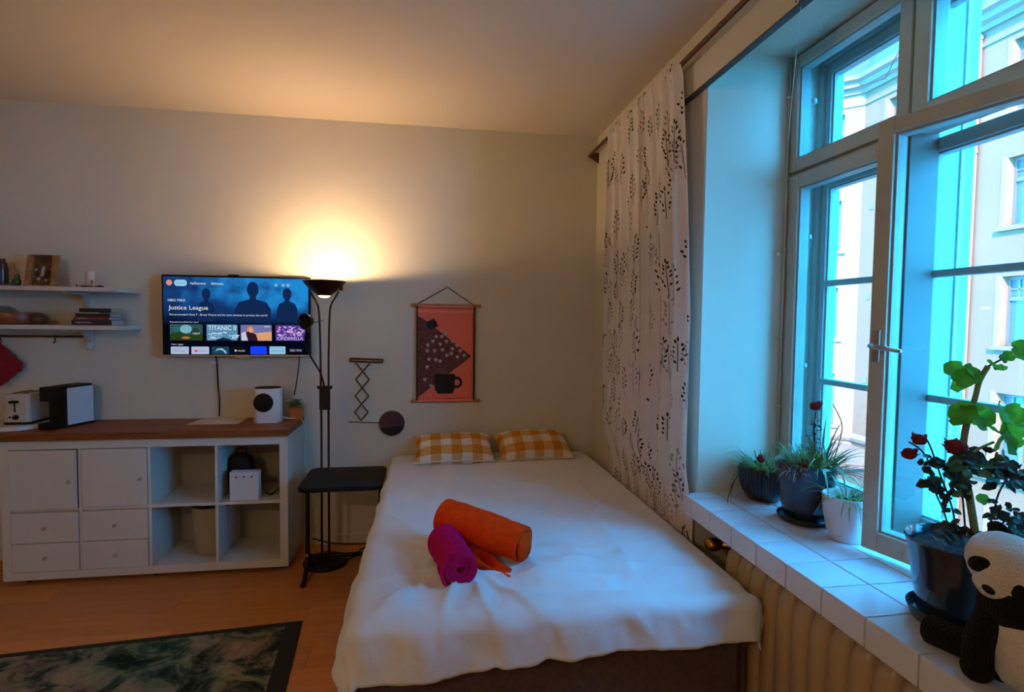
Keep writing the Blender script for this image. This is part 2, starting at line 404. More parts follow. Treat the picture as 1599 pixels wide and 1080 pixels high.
for k, (mt_, nm, cnt, seed) in enumerate(((M['leafprint'], 'printed_sprigs', 62, 3), (M['greyprint'], 'grey_sprigs', 34, 9))):
    rnd = random.Random(seed); g = G()
    Wc = 1.75; Hc = 2.36
    cells = []
    nc, nr = 9, 15
    for r_ in range(nr):
        for c_ in range(nc):
            if k and rnd.random() < .45: continue
            cells.append(((c_+.5+(.5 if r_ % 2 else 0)*1+rnd.uniform(-.28,.28)+(.4 if k else 0))/nc, (r_+.5+rnd.uniform(-.3,.3))/nr))
    for (u0, v0) in cells:
        h = rnd.uniform(.11, .18); lean = rnd.uniform(-.12, .12)
        def P(a, b, o=.0015):                    # a across, b up, metres on the cloth
            uu = (u0 + (a+lean*b)/Wc) % 1.0; vv = v0 - b/Hc
            return None if not (.003 < vv < .985 and .002 < uu < .996) else CSN(uu, vv, o)
        def leafq(a, b, ang, L, Wd):
            ca, sa = math.cos(ang), math.sin(ang); q = []
            for t, s_ in ((0,0),(.3,.5),(.65,.45),(1,0),(.65,-.45),(.3,-.5)):
                q.append(P(a+ca*t*L-sa*s_*Wd, b+sa*t*L+ca*s_*Wd))
            if all(x is not None for x in q): g.poly(q)
        for t in range(7):                       # stem
            b0, b1 = h*t/7*.9, h*(t+1)/7*.9
            q = [P(-.0018, b0), P(.0018, b0), P(.0014, b1), P(-.0014, b1)]
            if all(x is not None for x in q): g.poly(q)
        nl = rnd.randint(8, 13)
        for i in range(nl):
            b = h*(.25+.72*i/nl); sd = 1 if i % 2 else -1
            spread = .005 + .024*math.sin(PI*min(1,(i+1)/nl*.95))
            leafq(sd*rnd.uniform(.3, 1)*spread, b, PI/2-sd*rnd.uniform(.3, .9), rnd.uniform(.015, .024), rnd.uniform(.0075, .0115))
        leafq(0, h*.95, PI/2, .024, .009)
    g.build(nm, mt_, cur, kind='stuff')
# ------------------------------------------------------------------ radiator
rad = thing('radiator', (.0, -2.3, .05), 'beige cast iron column radiator under the tiled window sill', 'radiator')
RZ0, RZ1 = .10, .652; ry = -1.83
while ry > -2.84:
    g = G()
    def sec(u, v, y0=ry):
        a = 2*PI*u
        # section outline in x-z: rounded long loop; swept across thickness
        return None
    hw = .0355
    prof = []
    for k in range(28):
        a = 2*PI*k/28
        cx_, cz_ = math.cos(a), math.sin(a)
        x_ = .045 + .088*math.copysign(abs(cx_)**.45, cx_); z_ = (RZ0+RZ1)/2 + (RZ1-RZ0)/2*math.copysign(abs(cz_)**.35, cz_)
        prof.append((x_, z_))
    cx0, cz0 = .045, (RZ0+RZ1)/2; rings = []
    for (dy, s) in ((-hw, .72), (-hw*.82, .90), (-hw*.35, .995), (0, 1), (hw*.35, .995), (hw*.82, .90), (hw, .72)):
        rings.append([(cx0+(x_-cx0)*(1-(1-s)*1.0), ry+dy, cz0+(z_-cz0)*(1-(1-s)*.42)) for x_, z_ in prof])
    vs_ = [p for r_ in rings for p in r_]; n = 28; fs_ = []
    for i in range(6):
        for k in range(n): fs_.append((i*n+k, i*n+(k+1)%n, (i+1)*n+(k+1)%n, (i+1)*n+k))
    fs_ += [tuple(range(n)), tuple(6*n+k for k in range(n))[::-1]]
    g.add(vs_, fs_).build('section', M['rad'], rad, smooth=True, auto=.9)
    ry -= .077
for hz in (RZ0+.05, RZ1-.05): G().tube([(.045, -1.74, hz), (.045, -2.86, hz)], .022, 12).build('connecting_pipe', M['rad'], rad, smooth=True)
for yf in (-1.83, -2.83): G().tube([(.045, yf, 0), (.045, yf, RZ0+.02)], .018, 10).build('foot', M['rad'], rad, smooth=True)
vg = G().tube([(.045,-1.74,RZ1-.05),(.02,-1.71,RZ1-.05),(-.01,-1.70,RZ1-.05)], [.014,.018,.012], 12).build('valve', M['brass'], rad, smooth=True)
G().lathe([(.001,-.03),(.02,-.03),(.026,-.01),(.026,.01),(.018,.03),(.001,.03)], (-.025,-1.70,RZ1-.05), 16, axis=(1,0,0)).build('valve_knob', M['brass'], vg, smooth=True)
# ------------------------------------------------------------------ bed
BX0, BX1, BY0, BY1, BT = -1.345, -.095, -.02, -2.04, .575
bed = thing('bed', (-.72, -1.02, 0), 'wide low bed with a mauve brown fabric base, its head against the back wall', 'bed')
bx('base', BX0+.0, BX1-.0, BY1+.01, BY0, .10, .36, M['mauve'], bed, bev=.012)
bx('mattress', BX0+.015, BX1-.015, BY1+.02, BY0, .362, .545, M['mattress'], bed, bev=.04)
bx('base_cover', BX0-.022, BX0-.004, BY1+.04, BY0-.6, .05, .40, M['mauve'], bed, bev=.006)
bx('base_cover', BX0-.01, BX1-.03, BY1-.012, BY1+.006, .04, .44, M['mauve'], bed, bev=.006)
for (x_, y_) in ((BX0+.06, BY0-.06), (BX1-.06, BY0-.06), (BX0+.06, BY1+.07), (BX1-.06, BY1+.07)):
    bx('leg', x_-.03, x_+.03, y_-.03, y_+.03, 0, .10, M['dkwood'], bed)
NZ = lambda x, y, z=0: noise.noise(Vector((x, y, z)))
def drape(u, v):
    HL = .03 + .15*min(1, max(0, v-.25)/.6); HR = .05 + .06*v; HF = .170 + .02*math.sin(u*5+1)
    # cloth coordinates, metres, past the edges they hang
    LX = BX1-BX0; LY = BY0-BY1
    cx_ = -HL + u*(LX+HL+HR); cy_ = v*(LY+HF)
    ax = max(0, -cx_, cx_-LX); sx = -1 if cx_ < 0 else 1; ay = max(0, cy_-LY)
    d = math.hypot(ax, ay)
    bxx = min(max(cx_, 0), LX); byy = min(cy_, LY)
    R_ = .045 if (sx < 0 or ay > 0) else .026
    if d > 0:
        th = min(d/R_, PI/2*.86); out = R_*math.sin(th); dn = R_*(1-math.cos(th)); rest = max(0, d-R_*PI/2*.86)
        fl = .22 + .14*NZ(cx_*3, cy_*3, 5)
        if sx > 0: fl *= min(1, ay/.03)*.6
        if ax > 0 and ay > 0: fl *= 1-.6*min(1, ay/.08)
        out += rest*fl; dn += rest*(1-fl*fl/2)
        ux, uy = ax/d*sx, ay/d
    else: out = dn = 0; ux = uy = 0
    x = BX0 + bxx + ux*out; y = BY0 - byy - uy*out; z = BT - dn
    # rounded slab, slight sag and wrinkles
    t = BT
    edge = min(1, min(bxx, LX-bxx, LY-byy)/.12) if d == 0 else 0
    fr = max(0, (v-.55)/.45)
    wr_ = .010*NZ(x*2.2, y*2.2, 1) + .004*NZ(x*8, y*5, 2)
    q = (x*1.0+1.35)*11 + 2.2*NZ(x*1.6, y*1.6, 8)        # lengthwise folds running to the foot end
    left = max(0, 1-abs((x+1.12)/.42))
    wr_ += fr*left*.030*(abs(math.sin(q+.9*y*3))**2-.4)
    # cross fold low on the right of the foot end
    fc = math.exp(-((y+1.935+.10*(x+.7))/.045)**2)*min(1, max(0, (x+1.05)/.3))
    wr_ -= fc*.030
    wr_ += .016*fr*NZ(x*5+2, y*9, 4) + .008*fr*(1-2*abs(NZ(x*9, y*11, 6))) + .004*fr*NZ(x*24, y*26, 7)
    wr_ += .005*(1-2*abs(NZ(x*4+9, y*3, 12)))*(1-fr)
    dx_, dy_ = x+1.0, y+1.75
    ang = math.atan2(-dy_, dx_); rad_ = math.hypot(dx_, dy_)
    fan = max(0, 1-abs(rad_-.30)/.30)*(1 if dy_ < .05 else 0)*max(0, min(1, (2.6-abs(ang-1.9)*1.6)))
    wr_ += .030*fan*((1-abs(math.sin(ang*6.5+1.5*NZ(x*3, y*3, 21))))**2.2)
    wr_ += .015*fr*max(0, 1-2.6*abs(NZ(x*5+31, y*7+3, 40)))**2 + .006*max(0, 1-4*abs(NZ(x*3+11, y*2.6, 50)))**2
    # small hollow where the towels lie
    z += wr_*(.35+.65*edge)
    if d > 0:
        k = (.014*NZ(cx_*7, cy_*7, 3) + .010*max(0, 1-3*abs(NZ(cx_*6, cy_*4, 33))) + .006*NZ(cx_*20, cy_*12, 3))*min(1, d/.08)
        x += ux*k; y -= uy*k
        y += .006*math.sin(x*23)*min(1, ay/.1)
    z -= .010*max(0, .15-v)/.15
    return (x, y, z)
dv = G().grid(drape, 190, 230).build('bedspread', M['sheet'], smooth=True)
tag(dv, 'white crumpled cotton bedspread covering the whole bed and hanging over its foot end', 'bedspread')
sf = dv.modifiers.new('s', 'SOLIDIFY'); sf.thickness = .006; sf.offset = -1

def check_mat():
    m_ = mat('ochre_gingham', (.8, .5, .1), .9, spec=.1, bump=.2, bscale=200); nt = m_.node_tree; L = nt.links.new
    uv = nt.nodes.new('ShaderNodeUVMap'); sp = nt.nodes.new('ShaderNodeSeparateXYZ'); L(uv.outputs[0], sp.inputs[0])
    def stripe(o, n_, off):
        a = nt.nodes.new('ShaderNodeMath'); a.operation = 'MULTIPLY_ADD'; a.inputs[1].default_value = n_; a.inputs[2].default_value = off; L(o, a.inputs[0])
        b = nt.nodes.new('ShaderNodeMath'); b.operation = 'FRACT'; L(a.outputs[0], b.inputs[0])
        c = nt.nodes.new('ShaderNodeMath'); c.operation = 'GREATER_THAN'; c.inputs[1].default_value = .5; L(b.outputs[0], c.inputs[0]); return c.outputs[0]
    s1 = stripe(sp.outputs[0], 3.9, .72); s2 = stripe(sp.outputs[1], 2.2, .3)
    ad = nt.nodes.new('ShaderNodeMath'); ad.operation = 'ADD'; L(s1, ad.inputs[0]); L(s2, ad.inputs[1])
    hf = nt.nodes.new('ShaderNodeMath'); hf.operation = 'MULTIPLY'; hf.inputs[1].default_value = .5; L(ad.outputs[0], hf.inputs[0])
    r = nt.nodes.new('ShaderNodeValToRGB'); r.color_ramp.interpolation = 'CONSTANT'
    e = r.color_ramp.elements; e[0].position = 0; e[0].color = (.74, .68, .60, 1); e[1].position = .3; e[1].color = (.60, .36, .15, 1)
    x_ = e.new(.8); x_.color = (.52, .20, .022, 1)
    L(hf.outputs[0], r.inputs[0]); L(r.outputs[0], nt.nodes['Principled BSDF'].inputs['Base Color']); return m_
GM = check_mat()
def pillow(cx, cy, cz, W, D, T, tilt, yaw, seed, label):
    root = thing('pillow', (cx, cy, cz), label, 'pillow', 'checked pillows at the head of the bed')
    R = Matrix.Rotation(yaw, 3, 'Z') @ Matrix.Rotation(tilt, 3, 'X')
    nu, nv = 40, 28; vs_ = []; uvs = []
    for side in (1, -1):
        for j in range(nv+1):
            for i in range(nu+1):
                a, b = i/nu*2-1, j/nv*2-1
                pin = 1 - .07*(1-abs(b)**2)*abs(a)**6
                pin2 = 1 - .10*(1-abs(a)**2)*abs(b)**6
                h = T/2*(max(0, 1-abs(a)**3.2)**.5)*(max(0, 1-abs(b)**3)**.5)
                h += .006*NZ(a*2.5+seed, b*2.5, side)*(1-a*a)*(1-b*b)
                if abs(a) > .999 or abs(b) > .999: h = 0
                p = Vector((a*W/2*pin, b*D/2*pin2, side*h + .008*NZ(a*3+seed, b*3)))
                vs_.append(R @ p + Vector((cx, cy, cz))); uvs.append((i/nu, j/nv))
    n = (nu+1)*(nv+1); fs_ = []
    for j in range(nv):
        for i in range(nu):
            a = j*(nu+1)+i; fs_.append((a, a+1, a+nu+2, a+nu+1)); fs_.append((n+a, n+a+nu+1, n+a+nu+2, n+a+1))
    g = G(); g.add(vs_, fs_)
    o = g.build('pillowcase', GM, root, smooth=True)
    ul = o.data.uv_layers.new(name='UVMap')
    for lp in o.data.loops: ul.data[lp.index].uv = uvs[lp.vertex_index]
    # piped hem along the near edge
    pts = [R @ Vector((a*W/2*(1-.0), -D/2*(1-.10*(1-a*a)), .008*NZ(a*3+seed, -3))) + Vector((cx, cy, cz)) for a in [k/20*2-1 for k in range(21)]]
    G().tube(pts, .0045, 6).build('hem', M['sheet'], root, smooth=True)
pillow(-.975, -.170, .648, .51, .27, .145, math.radians(24), .02, 1, 'ochre and white checked pillow on the left, nearer the round wall hanging')
pillow(-.455, -.165, .650, .49, .28, .165, math.radians(23), .06, 5, 'ochre and white checked pillow on the right, nearer the curtain')

# ------------------------------------------------------------------ towels
def spiral_roll(name, mt, parent, A, B, r, turns, th, squash=1.0, taper=1.0, seed=0, up=Vector((0,0,1)), seg=150, nl=26, start=0, endsh=.012):
    A, B = Vector(A), Vector(B); ax = (B-A).normalized(); s = ax.cross(up).normalized(); t = s.cross(ax)
    g = G(); inn = r - turns*th
    def pt(i, j, side):
        k = i/seg; a = start + k*turns*2*PI
        rr = inn + (r-inn)*k + side*th*.42
        if k > .985: rr = inn + (r-inn)*k + side*th*.42*(1-k)/.015
        l = j/nl; base = A.lerp(B, l)
        rr *= (1-(1-taper)*l)
        e = (1-k)*endsh; base = base + ax*(e if j == 0 else (-e if j == nl else 0))
        rr *= 1 + .11*NZ(a*.16+seed, l*3.1, k*2) + .05*NZ(a*.7+seed, l*8)
        return base + s*math.cos(a)*rr + t*math.sin(a)*rr*squash
    n = nl+1; vs_ = [pt(i, j, sd) for sd in (1, -1) for i in range(seg+1) for j in range(n)]
    N = (seg+1)*n; fs_ = []
    for i in range(seg):
        for j in range(nl):
            a = i*n+j; fs_ += [(a, a+1, a+n+1, a+n), (N+a, N+a+n, N+a+n+1, N+a+1)]
        fs_ += [(i*n, (i+1)*n, N+(i+1)*n, N+i*n), (i*n+nl, N+i*n+nl, N+(i+1)*n+nl, (i+1)*n+nl)]
    fs_ += [(seg*n+j, seg*n+j+1, N+seg*n+j+1, N+seg*n+j) for j in range(nl)]
    g.add(vs_, fs_); return g.build(name, mt, parent, smooth=True, auto=1.0)
mt1 = thing('towel', (-1.05, -1.75, .58), 'magenta terry towel rolled up, its spiral end facing the foot of the bed', 'towel', 'rolled towels on the bed')
spiral_roll('towel_roll', M['magenta'], mt1, (-1.038, -1.890, .645), (-1.078, -1.635, .646), .065, 3.6, .015, squash=.98, seed=2, start=.4)
ot = thing('towel', (-.92, -1.55, .58), 'orange terry towel rolled up, lying across the far end of the magenta one', 'towel', 'rolled towels on the bed')
spiral_roll('towel_roll', M['orange'], ot, (-1.085, -1.530, .700), (-.800, -1.735, .654), .082, 3.0, .022, squash=.90, taper=.86, seed=7, start=-2.4)
G().blob((-.796, -1.738, .652), (.052,.020,.052), 20, 14, rot=Matrix.Rotation(math.radians(55), 3, 'Z'), fn=lambda v: v+Vector((NZ(v.x*40,v.y*40,v.z*40),)*3)*.008).build('tucked_end', M['orange'], ot, smooth=True)
def flap(u, v):
    A = Vector((-1.02, -1.635, .650)).lerp(Vector((-.85, -1.800, .588)), u)
    z = A.z - .03*math.sin(v*PI)*(1-.4*u) - .02*v*(1-u)
    return Vector((A.x - .02*v + .01*math.sin(u*9)*v, A.y - .055*v*(1-.3*u)+.012*math.sin(u*14+v*4), max(.584, z + .010*math.sin(v*9+u*3))))
fo = G().grid(flap, 30, 14).build('towel_fold', M['orange'], ot, smooth=True)
fm = fo.modifiers.new('s', 'SOLIDIFY'); fm.thickness = .016; fm.offset = 0

# ------------------------------------------------------------------ cabinet
KX0, KX1, KY0, KY1, KZ0, KZ1 = -3.414, -1.944, -.393, -.02, .034, .803
cab = thing('cabinet', (-2.68, -.2, 0), 'white cube cabinet with two doors, four drawers and four open cells on casters', 'cabinet')
fr_ = .045
def ymat(g, n): return g.build(n, M['white'], cab, bev=.0015)
ymat(G().box(KX0, KX0+fr_, KY0, KY1, KZ0, KZ1), 'side_panel'); ymat(G().box(KX1-fr_, KX1, KY0, KY1, KZ0, KZ1), 'side_panel')
ymat(G().box(KX0+fr_, KX1-fr_, KY0, KY1, KZ1-fr_-.005, KZ1), 'top_panel'); ymat(G().box(KX0+fr_, KX1-fr_, KY0, KY1, KZ0, KZ0+fr_), 'bottom_panel')
ci0, ci1 = KX0+fr_, KX1-fr_; cw = (ci1-ci0+.016)/4; zm = .418
for k in (1, 2, 3):
    xx = ci0 + k*cw - .016
    ymat(G().box(xx, xx+.016, KY0+.002, KY1, KZ0+fr_, KZ1-fr_-.005), 'divider')
ymat(G().box(ci0, ci1, KY0+.004, KY1, zm-.008, zm+.008), 'shelf')
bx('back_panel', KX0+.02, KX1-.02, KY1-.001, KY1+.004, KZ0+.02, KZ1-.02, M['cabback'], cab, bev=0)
def knob(x, z, par, y=KY0): G().lathe([(.001,0),(.004,0),(.004,-.010),(.008,-.013),(.008,-.019),(.001,-.021)], (x, y, z), 14, axis=(0,1,0)).build('knob', M['steel'], par, smooth=True)
for k in (0, 1):
    a = ci0+k*cw+.003; b = a+cw-.022
    dy = -.012 if k == 0 else -.003
    d = G().box(a, b, KY0+dy, KY0+dy+.016, zm+.011, KZ1-fr_-.009).build('door', M['white'], cab, bev=.0012)
    if k == 0: d.rotation_euler = (0, 0, -.035)
    knob(b-.03, .58, d, KY0+dy)
    for (z0, z1) in ((.240, zm-.011), (KZ0+fr_+.003, .236)):
        d = G().box(a, b, KY0-.004, KY0+.014, z0, z1).build('drawer', M['white'], cab, bev=.0012)
        knob((a+b)/2, (z0+z1)/2, d, KY0-.004)
for (x_, y_) in ((KX0+.09, KY0+.06), (KX1-.09, KY0+.06), (KX0+.09, KY1-.06), (KX1-.09, KY1-.06), (-2.68, KY0+.06)):
    G().lathe([(.001,-.011),(.014,-.011),(.017,-.006),(.017,.006),(.014,.011),(.001,.011)], (x_, y_, .0172), 16, axis=(1,.3,0)).build('caster', M['black'], cab, smooth=True, auto=.7)
# worktop of glued staves
wt = bx('worktop', -3.62, -1.934, -.418, -.002, .8035, .8425, M['worktop'], bev=.003)
tag(wt, 'oiled brown wooden worktop lying on the white cabinet', 'worktop')
k = 0; yy = -.416
while yy < -.01:
    y2 = min(yy+.0455, -.003); x = -3.618 + (k*.37 % 1)*-.5
    while x < -1.936:
        a, b = max(x, -3.618), min(x+.62+.1*math.sin(k*3), -1.936)
        if b-a > .03: bx('stave', a+.0003, b-.0003, yy+.0003, y2-.0003, .8420, .8440, M['worktop'], wt, bev=.0004)
        x += .62+.1*math.sin(k*3)
    yy = y2; k += 1

# things on the worktop
WZ = .8442
sheet_ = slab([(-2.55,-.225),(-2.262,-.225),(-2.27,-.02),(-2.53,-.02)], WZ, WZ+.0015).build('paper_sheet', mat('cream_paper', (.62,.50,.40), .8)); tag(sheet_, 'pale blank sheet of paper lying on the worktop beneath the television', 'paper')
cu_ = mat('white_plastic', (.66,.65,.64), .4)
sp = thing('speaker', (-2.11, -.17, WZ), 'white rounded box with a large black round grille on its front, on the worktop', 'speaker')
cx, cy = -2.108, -.165
slab(rrect(cx, cy, .078, .062, .045, 8), WZ, WZ+.208).build('body', cu_, sp, bev=.004, smooth=True, auto=.7)
slab(rrect(cx, cy, .072, .056, .040, 8), WZ+.208, WZ+.212).build('top_plate', M['black'], sp, bev=.001)
G().lathe([(.001,-.006),(.048,-.006),(.056,-.003),(.057,.002),(.001,.002)], (cx-.012, cy-.063, WZ+.125), 40, axis=(0,1,0)).build('round_grille', M['black'], sp, smooth=True, auto=.6)
# white cable from the speaker over the end of the worktop
wc = G().tube(smooth_path([(cx+.065, cy, WZ+.03), (-2.0,-.13,WZ+.012), (-1.955,-.10,WZ+.006), (-1.925,-.09,WZ-.01), (-1.905,-.09,.74), (-1.91,-.10,.62),(-1.905,-.10,.55),(-1.87,-.09,.48),(-1.86,-.08,.30),(-1.84,-.05,.05),(-1.80,-.03,.004)], 8), .0032, 6).build('white_cable', M['sheet'], smooth=True)
tag(wc, 'white cable hanging over the right end of the worktop', 'cable')
# small plant
tp = thing('potted_plant', (-1.968, -.085, WZ), 'tiny green plant in an orange clay pot at the end of the worktop', 'plant')
px_, py_ = -1.968, -.07
slab(rrect(px_, py_, .038, .036, .012), WZ, WZ+.074).build('pot', mat('orange_clay', (.42,.15,.03), .6), tp, bev=.002)
for i in range(34):
    a = random.uniform(0, 2*PI); r_ = random.uniform(.008, .052); h = random.uniform(.078, .125)-.02*(r_ > .03)
    c_ = Vector((px_+r_*math.cos(a), py_+r_*math.sin(a)*.8, WZ+h)); L_ = .030
    d1 = Vector((math.cos(a), math.sin(a), .2)).normalized()*L_; d2 = Vector((-math.sin(a), math.cos(a), 0))*L_*.6
    g = G().add([c_-d1, c_-d2*.8+Vector((0,0,.003)), c_+d1, c_+d2*.8+Vector((0,0,.003)), c_-d1*.1+Vector((0,0,-.002))], [(0,1,4),(1,2,4),(2,3,4),(3,0,4)])
    g.tube([(px_, py_, WZ+.066), c_], .0012, 4); g.build('leaf', mat('small_leaf', (.24,.32,.09), .5) if i == 0 else bpy.data.materials['small_leaf'], tp)
# coffee machine
cm = thing('coffee_machine', (-3.15, -.2, WZ), 'black capsule coffee machine with pale grey side panels, turned sideways on the worktop', 'coffee machine')
R15 = Matrix.Rotation(math.radians(72), 4, 'Z'); O_ = Vector((-3.20, -.195, WZ))
def loc(g): g.v = [tuple(O_ + (R15.to_3x3() @ Vector(v))) for v in g.v]; return g
# local: +x depth of machine (away), -y right side towards camera
loc(G().box(-.055, .125, -.055, .055, 0, .215)).build('body', M['black'], cm, bev=.006)
loc(G().box(-.045, .120, -.050, .050, .215, .236)).build('water_tank_lid', M['black'], cm, bev=.004)
loc(G().box(-.115, -.056, -.045, .045, .155, .236)).build('brew_head', M['black'], cm, bev=.006)
loc(G().box(-.125, -.057, -.048, .048, 0, .035)).build('drip_tray', M['black'], cm, bev=.004)
loc(G().box(-.045, .115, -.0625, -.0555, .015, .225)).build('side_panel', mat('pale_grey_panel', (.50,.50,.53), .4), cm, bev=.004)
loc(G().box(-.045, .115, .0555, .0625, .015, .225)).build('side_panel', bpy.data.materials['pale_grey_panel'], cm, bev=.004)
loc(G().box(.126, .145, -.03, .03, .0, .19)).build('water_tank', mat('smoky_plastic', (.12,.11,.10), .2), cm, bev=.004)
# white board and toaster
cb = slab([(-3.62,-.40),(-3.36,-.33),(-3.28,-.20),(-3.30,-.03),(-3.62,-.03)], WZ, WZ+.022).build('chopping_board', cu_, bev=.003); tag(cb, 'white board under the toaster at the left end of the worktop', 'board')
to = thing('toaster', (-3.44, -.16, WZ+.0222), 'cream metal toaster with black lever and dial, at the far left of the worktop', 'toaster')
tz = WZ+.0222
slab(rrect(-3.415, -.16, .067, .10, .02, 5), tz+.012, tz+.172).build('body', mat('cream_enamel', (.50,.46,.38), .3), to, bev=.006, smooth=True, auto=.7)
slab(rrect(-3.415, -.16, .069, .102, .02, 5), tz, tz+.014).build('base', M['black'], to, bev=.002)
for dx in (-.026, .026): bx('bread_slot', -3.415+dx-.011, -3.415+dx+.011, -.235, -.085, tz+.1715, tz+.1735, M['black'], to)
lv = bx('lever', -3.44, -3.40, -.278, -.258, tz+.122, tz+.136, M['black'], to, bev=.003); bx('lever_slot', -3.423, -3.417, -.2625, -.259, tz+.07, tz+.13, M['black'], to, bev=0)
G().lathe([(.001,-.012),(.012,-.012),(.014,0),(.001,0)], (-3.415,-.260,tz+.042), 16, axis=(0,1,0)).build('dial', M['black'], to, smooth=True, auto=.6)
G().lathe([(.001,-.005),(.005,-.005),(.005,0),(.001,0)], (-3.445,-.260,tz+.042), 12, axis=(0,1,0)).build('button', M['black'], to)

# things in the open cells
wb = thing('device_box', (-2.19, -.33, .427), 'upright pale panel with three dark dots, in the top right cell of the cabinet', 'box')
bx('body', -2.268, -2.112, -.368, -.31, .4265, .590, mat('pale_panel', (.62,.62,.60), .4), wb, bev=.002)
for x_ in (-2.232, -2.19, -2.148): G().lathe([(.001,-.003),(.005,-.003),(.005,0),(.001,0)], (x_, -.368, .562), 12, axis=(0,1,0)).build('dot', M['black'], wb)
ba = thing('black_bag', (-2.26, -.2, .427), 'dark rounded bag standing behind the pale panel in the top right cell', 'bag')
G().blob((-2.255, -.205, .545), (.072, .06, .118), 24, 16, e=.6, fn=lambda v: v+Vector((.004*NZ(v.x*20, v.y*20, v.z*20),)*3)).build('body', M['black'], ba, smooth=True)
G().tube(smooth_path([(-2.29,-.20,.655),(-2.275,-.20,.69),(-2.235,-.20,.69),(-2.22,-.20,.655)]), .004, 8).build('handle', M['black'], ba, smooth=True)
bc = G().tube(smooth_path([(-2.10,-.25,.43),(-2.06,-.30,.435),(-2.03,-.22,.45),(-2.0,-.15,.44),(-2.05,-.10,.47),(-2.02,-.05,.52),(-2.04,-.10,.44)], 8), .004, 6).build('black_cable', M['black'], smooth=True)
tag(bc, 'tangled dark cable in the top right cell of the cabinet', 'cable')
bi = thing('storage_basket', (-2.45, -.21, .08), 'cream fabric basket in the lower left open cell of the cabinet', 'basket')
bcx, bcy = -2.415, -.19
bkm = mat('cream_canvas', (.40,.36,.30), .9, bump=.4, bscale=120)
G().lathe([(.001,.003),(.095,.003),(.103,.015),(.122,.29),(.126,.292),(.122,.298),(.117,.29),(.099,.02),(.001,.012)], (bcx, bcy, .0795), 36).build('body', bkm, bi, smooth=True, auto=.8)
G().lathe([(.118,.283),(.1255,.285),(.1265,.299),(.1175,.299)], (bcx, bcy, .0795), 36, close=True).build('rim', M['black'], bi, smooth=True)

# ------------------------------------------------------------------ television
tvx0, tvx1, tvz0, tvz1, tvy = -2.735, -1.878, 1.243, 1.733, -.078
tv = thing('television', ((tvx0+tvx1)/2, -.05, tvz0), 'flat television on the back wall showing a blue film menu', 'television')
bx('housing', tvx0, tvx1, tvy, tvy+.035, tvz0, tvz1, M['black'], tv, bev=.004)
bx('wall_mount', -2.45, -2.15, tvy+.034, -.0005, 1.38, 1.60, M['blackm'], tv, bev=.002)
bx('bottom_lip', tvx0, tvx1, tvy-.002, tvy+.01, tvz0-.004, tvz0+.004, M['steel'], tv, bev=.001)
slab(rrect((tvx0+tvx1)/2+.02, tvy+.006, .045, .008, .006), tvz0-.016, tvz0-.003).build('sensor_bar', M['steel'], tv, bev=.001)
bx('camera_bump', -2.36, -2.30, tvy+.004, tvy+.02, tvz1, tvz1+.008, M['black'], tv, bev=.002)
sx0, sx1, sz0, sz1 = tvx0+.010, tvx1-.010, tvz0+.010, tvz1-.012; SW, SH = sx1-sx0, sz1-sz0
def screen_mat():
    m_ = bpy.data.materials.new('lit_screen'); m_.use_nodes = True; nt = m_.node_tree; nt.nodes.clear(); L = nt.links.new
    o = nt.nodes.new('ShaderNodeOutputMaterial'); e = nt.nodes.new('ShaderNodeEmission'); tc = nt.nodes.new('ShaderNodeTexCoord')
    s = nt.nodes.new('ShaderNodeSeparateXYZ'); L(tc.outputs['Object'], s.inputs[0])
    mr = nt.nodes.new('ShaderNodeMapRange'); mr.inputs[1].default_value = -.06; mr.inputs[2].default_value = .12; L(s.outputs[2], mr.inputs[0])
    mx = nt.nodes.new('ShaderNodeMapRange'); mx.inputs[1].default_value = -.42; mx.inputs[2].default_value = .2; mx.inputs[3].default_value = .35; L(s.outputs[0], mx.inputs[0])
    n = nt.nodes.new('ShaderNodeTexNoise'); n.inputs['Scale'].default_value = 9; L(tc.outputs['Object'], n.inputs[0])
    a = nt.nodes.new('ShaderNodeMath'); a.operation = 'MULTIPLY'; L(mr.outputs[0], a.inputs[0]); L(mx.outputs[0], a.inputs[1])
    b = nt.nodes.new('ShaderNodeMath'); b.operation = 'MULTIPLY'; L(a.outputs[0], b.inputs[0]); L(n.outputs[0], b.inputs[1])
    r = nt.nodes.new('ShaderNodeValToRGB'); els = r.color_ramp.elements
    els[0].position = 0; els[0].color = (.0015, .002, .008, 1); els[1].position = .52; els[1].color = (.015, .26, .68, 1)
    q = els.new(.22); q.color = (.008, .05, .20, 1)
    L(b.outputs[0], r.inputs[0]); L(r.outputs[0], e.inputs[0]); e.inputs[1].default_value = .48; L(e.outputs[0], o.inputs[0]); return m_
scr = G().box(sx0, sx1, tvy-.0012, tvy+.002, sz0, sz1).build('screen', screen_mat(), tv)
lay = [0]
def T(u, v): return (sx0+SW*(u-20)/1495, sz1-SH*(v-55)/805)      # menu coordinates, read off the picture on the screen
EM = {}
def em(c, s=.9):
    s = s*.52
    if (c, s) not in EM: EM[(c, s)] = emis('screen_colour', c, s)
    return EM[(c, s)]
def sp_(name, pts, c, s=.9, kind=None):
    lay[0] += 1; y = tvy-.0013-.00003*lay[0]
    return G().poly([(x, y, z) for x, z in [T(*p) for p in pts]]).build(name, em(c, s), scr)
def card(name, u0, u1, v0, v1, c, s=.9, r=10): return sp_(name, rrect((u0+u1)/2, (v0+v1)/2, (u1-u0)/2, (v1-v0)/2, r), c, s)
def ell(name, u, v, a, b, c, s=.9): return sp_(name, [(u+a*math.cos(2*PI*k/24), v+b*math.sin(2*PI*k/24)) for k in range(24)], c, s)
def tx(s, u, v, h, c=(.75,.82,.95), st=.9, wd=None):
    lay[0] += 1; x, z = T(u, v); y = tvy-.0013-.00003*lay[0]
    return text('lettering', s, h*SH/805*1.35, em(c, st), scr, (x, y, z), (1,0,0), (0,0,1), width=wd*SW/1495 if wd else None)
